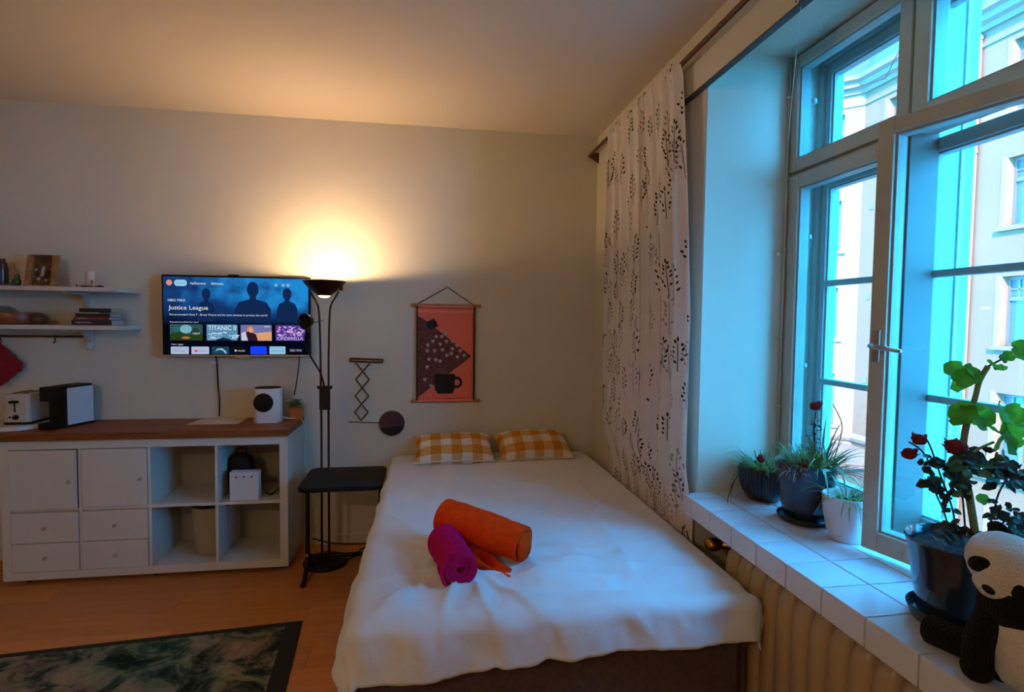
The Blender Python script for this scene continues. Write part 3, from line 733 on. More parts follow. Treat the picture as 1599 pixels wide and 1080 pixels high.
# dim plain figures standing in for the film still
DK = (.006, .022, .085)
for (u, top, sw, hh) in ((450, 175, 85, 52), (930, 100, 190, 72), (1290, 160, 110, 55)):
    ell('dark_figure', u, top+hh*1.05, hh*.85, hh*1.15, DK)
    sp_('dark_figure', [(u-hh*.4, top+hh*1.7), (u+hh*.4, top+hh*1.7), (u+hh*.5, top+hh*2.5), (u+sw*.75, top+hh*2.9), (u+sw, top+hh*4), (u+sw, 520), (u-sw, 520), (u-sw, top+hh*4), (u-sw*.75, top+hh*2.9), (u-hh*.5, top+hh*2.5)], DK, .9)
ell('avatar', 80, 118, 30, 30, (.75, .30, .22)); card('menu_pill', 130, 258, 86, 152, (.30, .62, .85), r=30)
tx('Etusivu', 155, 128, 22, (.1,.3,.5), wd=80); tx('Aplikacione', 288, 132, 26, wd=160); tx('Biblioteka', 503, 132, 26, wd=122)
for u in (1175, 1250, 1300): ell('menu_dot', u, 124, 18, 18, (.20, .45, .75))
tx('HBO MAX', 62, 312, 28, wd=176); tx('Justice League', 72, 396, 46, wd=400)
tx('Recommended: Now 7 - Bruce Wayne and his team attempt to protect the world', 76, 457, 20, wd=1000)
tx('Recommended for you', 78, 533, 14, wd=286)
card('film_card', 80, 410, 550, 718, (.03,.09,.10)); sp_('film_card_hill', [(80,650),(190,625),(250,660),(410,640),(410,718),(80,718)], (.02,.05,.012)); ell('film_card_sky', 240, 600, 62, 45, (.18,.45,.55)); ell('film_card_badge', 335, 625, 40, 38, (.02,.05,.04))
ell('film_card_badge', 150, 595, 35, 30, (.03,.12,.14))
tx('NEW', 308, 655, 20, wd=72); ell('film_card_glow', 240, 690, 45, 14, (.40,.16,.04))
card('film_card', 450, 768, 550, 718, (.10,.28,.45)); tx('TITANIC II', 465, 608, 52, (.75,.88,.95), wd=285)
for i in range(26):
    u = 460+random.random()*290; v = 622+random.random()*80; card('film_card_foam', u, u+random.uniform(15,50), v, v+random.uniform(6,14), (.45,.65,.80), r=3)
sp_('film_card_rock', [(540,718),(580,695),(620,685),(680,700),(710,718)], (.01,.02,.06))
card('film_card', 800, 1125, 550, 718, (.16,.18,.42)); sp_('film_card_dune', [(930,640),(1125,620),(1125,718),(900,718)], (.75,.36,.18)); ell('film_card_person', 900, 610, 42, 50, (.50,.20,.12)); sp_('film_card_person', [(840,640),(880,620),(960,650),(980,718),(860,718)], (.03,.01,.02)); sp_('film_card_cloth', [(805,640),(850,620),(875,718),(810,718)], (.55,.62,.75))
ell('film_card_face', 905, 605, 24, 28, (.65,.38,.28)); card('film_card_badge', 1045, 1105, 562, 574, (.5,.5,.6), r=3)
card('film_card', 1165, 1480, 550, 718, (.09,.04,.28))
for i in range(60):
    u = 1175+random.random()*270; v = 560+random.random()*105; card('film_card_confetti', u, u+random.uniform(8,32), v, v+random.uniform(6,18), random.choice([(.55,.35,.75),(.7,.6,.85),(.3,.15,.6),(.75,.35,.55)]), r=3)
tx('CINDERELLA', 1180, 708, 34, (.7,.6,.85), wd=275)
tx('Your apps', 90, 766, 15, wd=122)
card('app_card', 88, 270, 783, 862, (.42,.50,.68)); tx('films', 118, 836, 26, (.25,.32,.5), wd=110)
card('app_card', 295, 475, 783, 862, (.45,.52,.72)); card('app_mark', 325, 360, 818, 840, (.7,.08,.12), r=6); tx('videos', 370, 838, 22, (.2,.25,.35), wd=75)
card('app_card', 500, 680, 783, 862, (.01,.06,.12)); sp_('app_arc', [(530,835),(560,805),(610,800),(645,830),(655,855),(640,855),(620,825),(590,815),(560,820)], (.35,.60,.75))
card('app_card', 700, 880, 783, 862, (.004,.004,.008)); ell('app_mark', 748, 824, 10, 12, (.7,.7,.7)); tx('music', 768, 834, 24, (.6,.65,.7), wd=75)
card('app_card', 900, 1072, 778, 862, (.006,.05,.95), 1.0); card('app_card', 1100, 1270, 778, 862, (.28,.55,.75)); tx('channel', 1115, 834, 20, (.1,.3,.45), wd=135)
tx('HBO MAX', 1315, 832, 26, (.50,.50,.80), wd=128)
# cables under the television
tc1 = thing('television_cable', (-2.50, -.02, .85), 'dark cable with a white connector running from the television down to the worktop', 'cable')
G().tube(smooth_path([(-2.45,-.045,1.25),(-2.45,-.02,1.20),(-2.447,-.012,1.05),(-2.44,-.012,.95),(-2.443,-.012,.856)]), .0045, 8).build('wire', M['black'], tc1, smooth=True)
bx('connector', -2.485, -2.452, -.03, -.005, 1.185, 1.205, cu_, tc1)
pc = G().tube(smooth_path([(-1.955,-.045,1.25),(-1.958,-.02,1.20),(-1.975,-.012,1.08),(-1.992,-.012,.985)]), .003, 8).build('power_cable', M['black'], smooth=True)
tag(pc, 'thin dark cable hanging from the television down to the tiny plant', 'cable')
# ------------------------------------------------------------------ floor lamp
lx, ly = -1.752, -.30
lamp = thing('floor_lamp', (lx, ly, 0), 'tall dark bronze torchiere floor lamp, lit, with a small reading arm', 'floor lamp')
G().lathe([(.001,0),(.128,0),(.130,.012),(.122,.022),(.03,.030),(.018,.05),(.001,.05)], (lx, ly-.0, .0005), 40).build('base', M['blackm'], lamp, smooth=True, auto=.7)
for s in (-1, 1):
    G().tube([(lx+s*.021, ly, .03), (lx+s*.021, ly, .96)], .0068, 10).build('lower_pole', M['blackm'], lamp, smooth=True)
    G().tube(smooth_path([(lx+s*.022, ly, 1.04), (lx+s*.024, ly, 1.30), (lx+s*.030, ly, 1.50), (lx+s*.040, ly, 1.565), (lx+s*.066, ly, 1.610), (lx+s*.082, ly, 1.640)]), .0060, 10).build('upper_pole', M['bronze'], lamp, smooth=True)
slab(rrect(lx, ly, .031, .015, .012), .935, 1.075).build('clamp_block', M['blackm'], lamp, bev=.003)
slab(rrect(lx, ly, .043, .019, .012), 1.060, 1.078).build('clamp_collar', M['blackm'], lamp, bev=.003)
bz = 1.600
bowl = G().lathe([(.036,.000),(.050,.012),(.080,.036),(.107,.063),(.121,.082),(.125,.086),(.121,.088),(.104,.069),(.077,.042),(.048,.019),(.036,.008)], (lx, ly, bz+.012), 48, close=True).build('bowl', M['bronze'], lamp, smooth=True, auto=.8)
G().lathe([(.001,-.012),(.020,-.010),(.036,.001),(.040,.006),(.036,.008),(.001,.006)], (lx, ly, bz+.012), 36).build('diffuser', mat('glowing_diffuser', (.9,.8,.6), .4, emit=(1,.62,.26), estr=5), lamp, smooth=True)
G().tube([(lx-.05, ly, bz+.058), (lx+.05, ly, bz+.058)], .007, 12).build('bulb', mat('glowing_bulb', (1,.9,.7), .4, emit=(1,.70,.38), estr=40), lamp, smooth=True)
G().lathe([(.001,-.01),(.012,-.01),(.012,.01),(.001,.01)], (lx+.098, ly-.015, bz+.055), 12, axis=(1,0,0)).build('tilt_knob', M['bronze'], lamp)
hx, hz_ = -1.822, 1.462
G().tube(smooth_path([(lx, ly-.012, 1.07), (lx-.02, ly-.03, 1.16), (lx-.07, ly-.08, 1.27), (lx-.085, ly-.12, 1.36), (hx+.006, ly-.15, hz_-.045)]), .0055, 8).build('gooseneck', M['blackm'], lamp, smooth=True)
ax_ = Vector((-.45,-.85,-.05)).normalized()
G().lathe([(.001,.05),(.014,.048),(.030,.028),(.042,.0),(.044,-.016),(.040,-.016),(.034,.0),(.001,.02)], (hx, ly-.16, hz_), 28, axis=-ax_).build('reading_shade', M['blackm'], lamp, smooth=True, auto=.8)
G().tube([(hx+.03, ly-.15, hz_-.01), (hx+.09, ly-.14, hz_+.006)], .002, 6).build('switch_stick', M['bronze'], lamp, smooth=True)
pl_ = bpy.data.lights.new('lamp_light', 'POINT'); pl_.energy = LAMP_W; pl_.color = (1, .68, .38); pl_.shadow_soft_size = .012
po = bpy.data.objects.new('lamp_light', pl_); C.objects.link(po); po.location = (lx, ly, bz+.082); po.rotation_euler = (PI, 0, 0); po.parent = lamp; po.matrix_parent_inverse = world_of(lamp).inverted()
pa_ = bpy.data.lights.new('lamp_reflector_light', 'AREA'); pa_.energy = 3.5; pa_.color = (1, .62, .30); pa_.shape = 'DISK'; pa_.size = .14
pb_ = bpy.data.objects.new('lamp_reflector_light', pa_); C.objects.link(pb_); pb_.location = (lx, ly, bz+.080); pb_.rotation_euler = (PI, 0, 0); pb_.parent = lamp; pb_.matrix_parent_inverse = world_of(lamp).inverted()
lc = G().tube(smooth_path([(lx+.12,ly+.02,.006),(-1.58,-.22,.005),(-1.50,-.14,.005),(-1.45,-.16,.006),(-1.47,-.24,.006),(-1.53,-.25,.011),(-1.57,-.20,.014),(-1.54,-.13,.013),(-1.42,-.10,.006),(-1.37,-.16,.006),(-1.36,-.06,.006),(-1.55,-.05,.006),(-1.75,-.05,.02),(-1.87,-.08,.07)], 8), .0042, 6).build('lamp_cable', M['black'], smooth=True)
tag(lc, 'black cable coiled on the floor beside the lamp base', 'cable')
# ceiling pendant of the room, behind the camera (it shows as a bright spot in the window panes)
pd = thing('pendant_lamp', (-2.75, -4.45, H), 'white glass globe pendant hanging from the ceiling behind the camera', 'ceiling lamp')
G().tube([(-2.75, -4.45, H-.001), (-2.75, -4.45, 2.33)], .004, 8).build('flex', M['white'], pd)
G().lathe([(.001,0),(.05,0),(.05,-.02),(.001,-.03)], (-2.75, -4.45, H-.0005), 24).build('ceiling_rose', M['white'], pd, smooth=True)
G().blob((-2.75, -4.45, 2.25), (.09,.09,.085), 24, 16).build('globe', mat('lit_globe', (.9,.8,.65), .4, emit=(1,.70,.43), estr=ROOM_W*1.0), pd, smooth=True)
# ------------------------------------------------------------------ side table
st = thing('side_table', (-1.62, -.50, 0), 'small black side table with rounded top in front of the floor lamp', 'side table')
slab(rrect(-1.615, -.455, .222, .208, .045, 6), .546, .572).build('tabletop', M['black'], st, bev=.004, smooth=True, auto=.7)
slab(rrect(-1.79, -.47, .045, .05, .015, 4), .500, .5455).build('crank_box', M['blackm'], st, bev=.003)
for s, xx in ((-1, -1.822), (1, -1.415)):
    G().tube(smooth_path([(xx, -.46, .545), (xx, -.46, .30), (xx, -.465, .13), (xx, -.49, .07), (xx+.0, -.55, .025), (xx, -.605, .012)]), [.011]*20+[.012]*5+[.013]*1 if False else .0125, 10).build('leg', M['blackm'], st, smooth=True)
    G().tube(smooth_path([(xx, -.46, .14), (xx, -.42, .07), (xx, -.36, .025), (xx, -.30, .012)]), .0125, 10).build('foot', M['blackm'], st, smooth=True)
    G().lathe([(.001,-.004),(.008,-.004),(.008,.004),(.001,.004)], (xx, -.478, .13), 12, axis=(0,1,0)).build('bolt', M['steel'], st)
G().tube([(-1.822, -.46, .115), (-1.415, -.46, .115)], .0125, 10).build('crossbar', M['blackm'], st, smooth=True)
# ------------------------------------------------------------------ poster
coral = mat('coral_print', (.76, .15, .085), .7); coral2 = mat('pale_coral_print', (.80, .20, .13), .7); maroon = mat('maroon_print', (.115, .035, .032), .85, var=.6, vscale=90)
ink = mat('black_ink', (.010,.008,.009), .8); petal = mat('pale_petal_print', (.45,.33,.29), .8)
po_ = thing('wall_hanging', (-1.03, -.01, .93), 'coral and maroon fabric scroll showing a black cup of pale tulips, above the bed', 'wall hanging')
qx0, qx1, qz0, qz1 = -1.212, -.842, .938, 1.568
cl = G().grid(lambda u, v: (qx0+(qx1-qx0)*u, -.012-.006*math.sin(v*PI)-.004*math.cos(u*5), qz0+(qz1-qz0)*v), 24, 24).build('fabric', coral, po_, smooth=True)
cl.modifiers.new('s', 'SOLIDIFY').thickness = .002
def PP(a, b, o=1): return (qx0+(qx1-qx0)*a, -.0145-.006*math.sin(b*PI)-.004*math.cos(a*5)-.0004*o, qz0+(qz1-qz0)*b)
def pprint(name, pts, m_, o=1):                  # print pieces laid close on the curved cloth, cut in strips
    bm = bmesh.new(); vs_ = [bm.verts.new((a, 0, b)) for a, b in pts]; f = bm.faces.new(vs_); bmesh.ops.triangulate(bm, faces=[f])
    bmesh.ops.subdivide_edges(bm, edges=bm.edges[:], cuts=3, use_grid_fill=True)
    g = G(); g.add([PP(v.co.x, v.co.z, o) for v in bm.verts], [tuple(v.index for v in f.verts) for f in bm.faces] if not bm.verts.index_update() else []); bm.free()
    return g.build(name, m_, po_)
pprint('maroon_triangle', [(0,.035),(0,.90),(.12,.855),(.96,.475)], maroon, 1)
pprint('top_band', [(0,.93),(1,.93),(1,.965),(0,.965)], coral2, 1)
pprint('bird', [(.16,.78),(.20,.76),(.28,.765),(.36,.79),(.33,.84),(.28,.87),(.24,.855),(.17,.84)], ink, 3)
pprint('cup', [(.36,.075),(.62,.075),(.66,.12),(.67,.285),(.30,.285),(.31,.12)], ink, 3)
ringp = [(.70+.10*math.cos(a), .195+.062*math.sin(a)) for a in [k*2*PI/20 for k in range(20)]]; rin = [(.70+.055*math.cos(a), .195+.034*math.sin(a)) for a in [k*2*PI/20 for k in range(20)]]
g = G(); g.add([PP(*p, 3) for p in ringp]+[PP(*p, 3) for p in rin], [(k, (k+1)%20, 20+(k+1)%20, 20+k) for k in range(20)]); g.build('cup_handle', ink, po_)
fl_ = [(.33,.68),(.43,.68),(.27,.63),(.18,.59),(.40,.60),(.51,.63),(.62,.63),(.17,.53),(.30,.53),(.44,.54),(.62,.55),(.76,.53),(.20,.44),(.32,.435),(.40,.42),(.52,.48),(.60,.50),(.71,.465),(.83,.48),(.17,.36),(.13,.225),(.24,.16),(.50,.71),(.70,.585)]
gs = G()
for i, (a, b) in enumerate(fl_):
    gs.add([PP(a-.004, b-.01, 2), PP(a+.004, b-.01, 2), PP(.49+(a-.5)*.18+.004, .28, 2), PP(.49+(a-.5)*.18-.004, .28, 2)], [(0,1,2,3)]) if i < 20 or i > 21 else None
    s_ = .040; t = random.uniform(-.4, .4)
    pts = [(0,-.9),(.75,-.1),(.8,.65),(.35,.5),(0,.95),(-.35,.5),(-.8,.65),(-.75,-.1)]
    G().poly([PP(a+(x*math.cos(t)-z*math.sin(t))*s_, b+(x*math.sin(t)+z*math.cos(t))*s_*.6, 3) for x, z in pts]).build('printed_tulip', petal, po_)
gs.build('printed_stems', mat('mauve_stem_print', (.16,.07,.06), .8), po_, kind='stuff')
g = G(); g.tube([PP(.66,.28,4), PP(.74,.32,4), PP(.86,.345,4)], .0015, 5).build('printed_leaf', petal, po_)
for z_ in (qz0-.002, qz1+.004):
    G().tube([(qx0-.032, -.014, z_), (qx1+.034, -.014, z_)], .0095, 12).build('rod', M['lightwood'], po_, smooth=True, auto=.8)
    for s, xx in ((-1, qx0-.036), (1, qx1+.038)): G().blob((xx, -.014, z_), (.011, .012, .012), 14, 10).build('rod_knob', M['lightwood'], po_, smooth=True)
G().grid(lambda u, v: (qx0+(qx1-qx0)*u, -.014-.011*math.sin(v*PI), qz1-.012+.020*v), 10, 6).build('rod_sleeve', coral2, po_, smooth=True)
G().grid(lambda u, v: (qx0+(qx1-qx0)*u, -.014-.011*math.sin(v*PI), qz0-.010+.020*v), 10, 6).build('rod_sleeve', coral2, po_, smooth=True)
for xx in (qx0-.004, qx1+.004): G().tube([(xx, -.018, qz0), (xx, -.022, (qz0+qz1)/2), (xx, -.018, qz1)], .005, 8).build('side_cord', ink, po_, smooth=True)
G().tube([(qx0, -.014, qz1+.012), (-1.022, -.006, 1.692), (-1.014, -.006, 1.692), (qx1-.005, -.014, qz1+.012)], .0028, 6).build('hanging_cord', ink, po_, smooth=True)
G().lathe([(.001,-.008),(.004,-.008),(.003,0),(.001,.008)], (-1.018,-.006,1.690), 10, axis=(0,1,0)).build('nail', M['steel'], po_)
# ------------------------------------------------------------------ lattice ornament and round ornament
la = thing('lattice_ornament', (-1.54, -.02, .80), 'dark wooden lattice ornament of crossed sticks hanging on the wall right of the floor lamp', 'wall ornament')
for dz, xx0, xx1 in ((.008, -1.642, -1.436), (-.010, -1.640, -1.438)): G().tube([(xx0, -.022, 1.213+dz), (xx1, -.022, 1.205+dz)], .0062, 10).build('top_stick', M['dkwood'], la, smooth=True)
for xx in (-1.641, -1.437): G().blob((xx, -.022, 1.208), (.006,.010,.015), 10, 8).build('end_cap', M['dkwood'], la, smooth=True)
zt, zb, w2 = 1.190, .815, .043
def lxc(z): return -1.562 - (1.19-z)*.035
nd = 3.5; dz = (zt-zb)/(nd*2)*2/1.0
zs = [zt - i*(zt-zb)/7 for i in range(8)]
for i in range(7):
    z0, z1 = zs[i], zs[i+1]
    a = w2 if i % 2 == 0 else 0; b = 0 if i % 2 == 0 else w2
    for s in (-1, 1):
        G().tube([(lxc(z0)+s*a, -.018-.004*s, z0), (lxc(z1)+s*b, -.018-.004*s, z1)], .0046, 6).build('stick', M['dkwood'], la)
G().tube([(-1.655, -.016, .806), (-1.455, -.016, .797)], .0032, 6).build('bottom_stick', M['dkwood'], la)
ro = thing('round_ornament', (-1.378, -.01, .79), 'small round maroon and black woven disc on the wall above the side table', 'wall ornament')
G().lathe([(.001,-.012),(.07,-.012),(.080,-.008),(.083,0),(.080,.008),(.001,.008)], (-1.378,-.0095,.791), 44, axis=(0,1,0)).build('disc', mat('maroon_weave', (.085,.030,.036), .9, var=.5, vscale=120, bump=.4, bscale=300), ro, smooth=True, auto=.7)
pts = [(-1.378+.079*math.cos(a), .791+.079*math.sin(a)) for a in [math.radians(d) for d in range(200, 351, 10)]]
g = G(); n = len(pts); g.add([(x, -.0222, z) for x, z in pts]+[(x, -.0238, z) for x, z in pts], [tuple(range(n)), tuple(range(n, 2*n))[::-1]]+[(i, n+i, n+(i+1)%n, (i+1)%n) for i in range(n)]); g.build('black_segment', ink, ro)
# ------------------------------------------------------------------ shelves
def shelf(zt_, lab):
    s = thing('wall_shelf', (-3.2, -.13, zt_-.024), lab, 'shelf', 'white wall shelves')
    bx('board', -4.2, -2.888, -.26, -.0015, zt_-.024, zt_, M['whitesh'], s, bev=.002)
    bx('bracket_arm', -3.182, -3.158, -.235, -.004, zt_-.036, zt_-.0245, M['whitesh'], s, bev=.002)
    G().add([(-3.178,-.012,zt_-.036),(-3.162,-.012,zt_-.036),(-3.162,-.09,zt_-.036),(-3.178,-.09,zt_-.036),(-3.178,-.012,zt_-.11),(-3.162,-.012,zt_-.11)],
            [(0,1,2,3),(0,4,5,1),(3,2,5,4),(0,3,4),(1,5,2)]).build('bracket_brace', M['whitesh'], s)
    bx('bracket_plate', -3.192, -3.148, -.016, -.001, zt_-.128, zt_-.0245, M['whitesh'], s, bev=.004)
    G().lathe([(.001,-.016),(.018,-.014),(.024,0),(.022,.006),(.001,.008)], (-3.170,-.018,zt_-.128), 18, axis=(0,1,0)).build('bracket_end', M['whitesh'], s, smooth=True)
shelf(1.640, 'upper white wall shelf, holding the picture frame and the candle')
shelf(1.424, 'lower white wall shelf, holding the stack of books, above the hook rail')
Z1, Z2 = 1.6405, 1.4245
# books
bks = [(.205,.150,.030,(.012,.014,.030),(.50,.46,.44),'thick navy paperback at the very bottom of the stack on the lower shelf',-3.135),
       (.185,.150,.016,(.20,.020,.020),(.52,.48,.42),'red book second from the bottom of the stack on the lower shelf',-3.130),
       (.178,.140,.020,(.012,.012,.015),(.46,.43,.40),'black book in the middle of the stack, directly on the red one',-3.122),
       (.150,.120,.007,(.35,.32,.27),(.50,.47,.42),'thin cream booklet sticking out to the left in the stack',-3.150),
       (.165,.125,.022,(.010,.010,.011),(.55,.42,.26),'black covered book on top of the stack on the lower shelf',-3.108)]
zz = Z2
for i, (L_, W_, T_, c, pgc, lab, x0) in enumerate(bks):
    b = thing('book', (x0+L_/2, -.16, zz), lab, 'book', 'books stacked on the lower shelf')
    cm_ = mat('book_cover_%d' % i, c, .5); pm = mat('book_pages_%d' % i, pgc, .8)
    y0 = -.240+.006*i; y1 = y0+W_*.95; e = .0018; L2 = L_
    bx('cover', x0, x0+L2, y0, y1, zz, zz+e, cm_, b, bev=0); bx('cover', x0, x0+L2, y0, y1, zz+T_-e, zz+T_, cm_, b, bev=0)
    bx('spine', x0, x0+L2, y0-.001, y0+e, zz, zz+T_, cm_, b, bev=.0006)
    bx('page_block', x0+.003, x0+L2-.004, y0+.0025, y1-.003, zz+e, zz+T_-e, pm, b, bev=0)
    if i in (0, 1):
        bx('spine_print', x0+.02, x0+.02+(.08 if i == 0 else .05), y0-.0014, y0-.0009, zz+T_*.42, zz+T_*.62, petal, b, bev=0)
    zz += T_+.0004
# picture frame
pf = thing('picture_frame', (-3.345, -.13, Z1), 'wooden box frame holding a brown and white nativity picture, leaning on the upper shelf', 'picture frame')
fx0, fx1, fz1 = -3.425, -3.262, Z1+.185
tl = .045
def fq(g, a0, a1, b0, b1, y0, y1):               # leaning back box
    vs_ = []
    for z in (b0, b1):
        for (x, y) in ((a0,y0),(a1,y0),(a1,y1),(a0,y1)): vs_.append((x+(.010 if z > Z1+.1 else 0)*(1 if a0 < -3.35 and a1 < -3.35 else 0), y+(z-Z1)*.16, z))
    return g.add(vs_, [(3,2,1,0),(4,5,6,7),(0,1,5,4),(1,2,6,5),(2,3,7,6),(3,0,4,7)])
fq(G(), fx0, fx0+.030, Z1, fz1, -.160, -.130).build('frame_side', M['lightwood'], pf, bev=.002)
fq(G(), fx1-.026, fx1, Z1, fz1, -.160, -.130).build('frame_side', M['lightwood'], pf, bev=.002)
fq(G(), fx0+.030, fx1-.026, fz1-.010, fz1, -.160, -.130).build('frame_top', M['dkwood'], pf, bev=.001)
fq(G(), fx0+.030, fx1-.026, Z1, Z1+.010, -.160, -.130).build('frame_bottom', M['lightwood'], pf, bev=.001)
fq(G(), fx0+.028, fx1-.024, Z1+.010, fz1-.010, -.138, -.131).build('picture', mat('brown_picture', (.12,.045,.015), .6, var=.5, vscale=25), pf)
pw = mat('picture_white', (.42,.38,.36), .7); pd_ = mat('picture_dark', (.06,.015,.015), .7); pgd = mat('picture_gold', (.35,.17,.04), .5)
def pfp(pts, m_, n='picture_shape'): return G().poly([(x, -.1395+(z-Z1)*.16, z) for x, z in pts]).build(n, m_, pf)
pfp([(-3.352,Z1+.06),(-3.335,Z1+.065),(-3.333,Z1+.115),(-3.342,Z1+.125),(-3.352,Z1+.10)], pw)
pfp([(-3.335,Z1+.05),(-3.305,Z1+.05),(-3.300,Z1+.095),(-3.318,Z1+.105),(-3.335,Z1+.085)], pd_)
pfp([(-3.385,Z1+.055),(-3.36,Z1+.055),(-3.358,Z1+.085),(-3.378,Z1+.095)], pd_)
for (x, z, r_) in ((-3.378,Z1+.100,.010),(-3.362,Z1+.048,.014),(-3.325,Z1+.040,.009),(-3.300,Z1+.105,.007),(-3.382,Z1+.060,.008)):
    pfp([(x+r_*(1 if k%2 else .5)*math.cos(k*PI/6), z+r_*(1 if k%2 else .5)*math.sin(k*PI/6)) for k in range(12)], pw if z != Z1+.105 else pgd, 'picture_star')
# candle with wreath
ca = thing('candle', (-3.085, -.14, Z1), 'white pillar candle standing in a small brown berry ring on the upper shelf', 'candle')
G().lathe([(.001,0),(.021,0),(.0215,.002),(.0215,.088),(.019,.092),(.012,.086),(.001,.085)], (-3.09,-.14,Z1+.004), 24).build('wax', mat('white_wax', (.55,.50,.46), .5), ca, smooth=True, auto=.7)
G().tube([(-3.09,-.14,Z1+.088),(-3.089,-.14,Z1+.098)], .001, 5).build('wick', ink, ca)
G().tube([(-3.09+.045*math.cos(a), -.14+.035*math.sin(a), Z1+.006) for a in [k*PI/12 for k in range(25)]], .005, 6).build('ring', M['dkwood'], ca, smooth=True)
for i in range(16):
    a = i*PI/8; G().blob((-3.09+(.046+.02*(i%3 == 0))*math.cos(a), -.14+.038*math.sin(a), Z1+.009+.004*(i%2)), (.006,)*3, 8, 6).build('berry', pgd if i % 3 else pd_, ca, smooth=True)
G().tube([(-3.145,-.14,Z1+.007),(-3.02,-.15,Z1+.007)], .004, 6).build('twig', M['dkwood'], ca)
G().blob((-3.066,-.165,Z1+.033), (.007,.004,.014), 8, 6).build('leaf_charm', pgd, ca, smooth=True)
# green figurine, dark vase
gf = thing('figurine', (-3.50, -.13, Z1), 'small dark green glass figurine at the left end of the upper shelf', 'figurine')
gm = mat('green_glass', (.012,.045,.016), .12, spec=.8, coat=.5)
G().blob((-3.475,-.13,Z1+.026), (.022,.018,.0262), 20, 12, e=.9).build('body', gm, gf, smooth=True)
G().tube(smooth_path([(-3.475,-.13,Z1+.045),(-3.47,-.13,Z1+.058),(-3.478,-.13,Z1+.066)]), [.012]*12+[.006], 10).build('head', gm, gf, smooth=True)
G().blob((-3.515,-.13,Z1+.012), (.028,.016,.012), 16, 10).build('tail', gm, gf, smooth=True)
va = thing('vase', (-3.565, -.12, Z1), 'dark purple bottle at the very left edge of the upper shelf', 'vase')
G().lathe([(.001,0),(.03,0),(.034,.01),(.034,.10),(.028,.135),(.020,.145),(.022,.158),(.016,.158),(.016,.145),(.001,.14)], (-3.560,-.12,Z1), 26).build('body', mat('purple_glass', (.030,.012,.022), .2, spec=.7), va, smooth=True, auto=.8)
# wooden dish with glass lid
wd = thing('wooden_dish', (-3.48, -.13, Z2), 'round brown wooden dish on the left part of the lower shelf', 'dish')
G().lathe([(.001,0),(.115,0),(.122,.008),(.125,.062),(.122,.068),(.116,.068),(.112,.02),(.001,.016)], (-3.495,-.128,Z2+.002), 40).build('bowl', wood('red_brown_wood', (.26,.08,.025), (.14,.04,.012), (6,6,16), .35), wd, smooth=True, auto=.8)
G().lathe([(.001,-.003),(.135,-.003),(.136,.003),(.12,.005)], (-3.495,-.128,Z2+.003), 40).build('base_ring', M['dkwood'], wd, smooth=True)
gl = thing('glass_bowl', (-3.56, -.13, Z2+.07), 'shallow clear glass bowl upturned on the wooden dish', 'bowl')
G().lathe([(.001,.035),(.03,.034),(.055,.022),(.068,.004),(.070,0),(.066,0),(.05,.016),(.03,.029),(.001,.031)], (-3.555,-.128,Z2+.071), 30).build('body', glass('bowl_glass', (.75,.8,.8)), gl, smooth=True)
dd = G().blob((-3.352,-.16,Z2+.026), (.036,.03,.026), 18, 10, e=.8).build('round_box', M['dkwood'], smooth=True); tag(dd, 'small dark rounded wooden box to the right of the wooden dish', 'box')
# hook rail
hr = thing('hook_rail', (-3.6, -.04, 1.353), 'dark metal hook rail mounted on the wall under the lower shelf', 'rail')
G().tube([(-4.2,-.045,1.354),(-3.165,-.045,1.354)], .0055, 8).build('bar', M['bronze'], hr, smooth=True)
for xx in (-4.15, -3.20): G().tube([(xx,-.045,1.354),(xx,-.001,1.354)], .005, 8).build('mount', M['bronze'], hr)
for xx in (-3.62, -3.335):
    G().tube(smooth_path([(xx,-.045,1.361),(xx,-.052,1.354),(xx,-.050,1.335),(xx,-.047,1.322),(xx,-.060,1.315),(xx,-.068,1.325)]), .0032, 6).build('hook', M['bronze'], hr, smooth=True)
ph_ = thing('pot_holder', (-3.62, -.06, 1.07), 'red quilted pot holder hanging by its corner from the hook rail', 'pot holder')
redq = mat('red_quilt', (.26,.008,.018), .9, bump=.6, bscale=150)
def q2(u, v):
    a, b = (u-.5)*.19, (v-.5)*.19; t = math.radians(42)
    rr = max(abs(u-.5), abs(v-.5))*2; k = .94 if rr > .9 and min(abs(u-.5), abs(v-.5)) > .38 else 1
    x = (a*math.cos(t)-b*math.sin(t))*k; z = (a*math.sin(t)+b*math.cos(t))*k
    return (-3.625+x, -.058+.004*math.sin(u*25)*math.sin(v*25), 1.183+z)
qo = G().grid(q2, 30, 30).build('quilt', redq, ph_, smooth=True); qs = qo.modifiers.new('s', 'SOLIDIFY'); qs.thickness = .012; qs.offset = 0
G().tube(smooth_path([(-3.63,-.058,1.305),(-3.635,-.058,1.325),(-3.62,-.058,1.333),(-3.612,-.058,1.32),(-3.625,-.058,1.305)]), .003, 6).build('loop', redq, ph_, smooth=True)
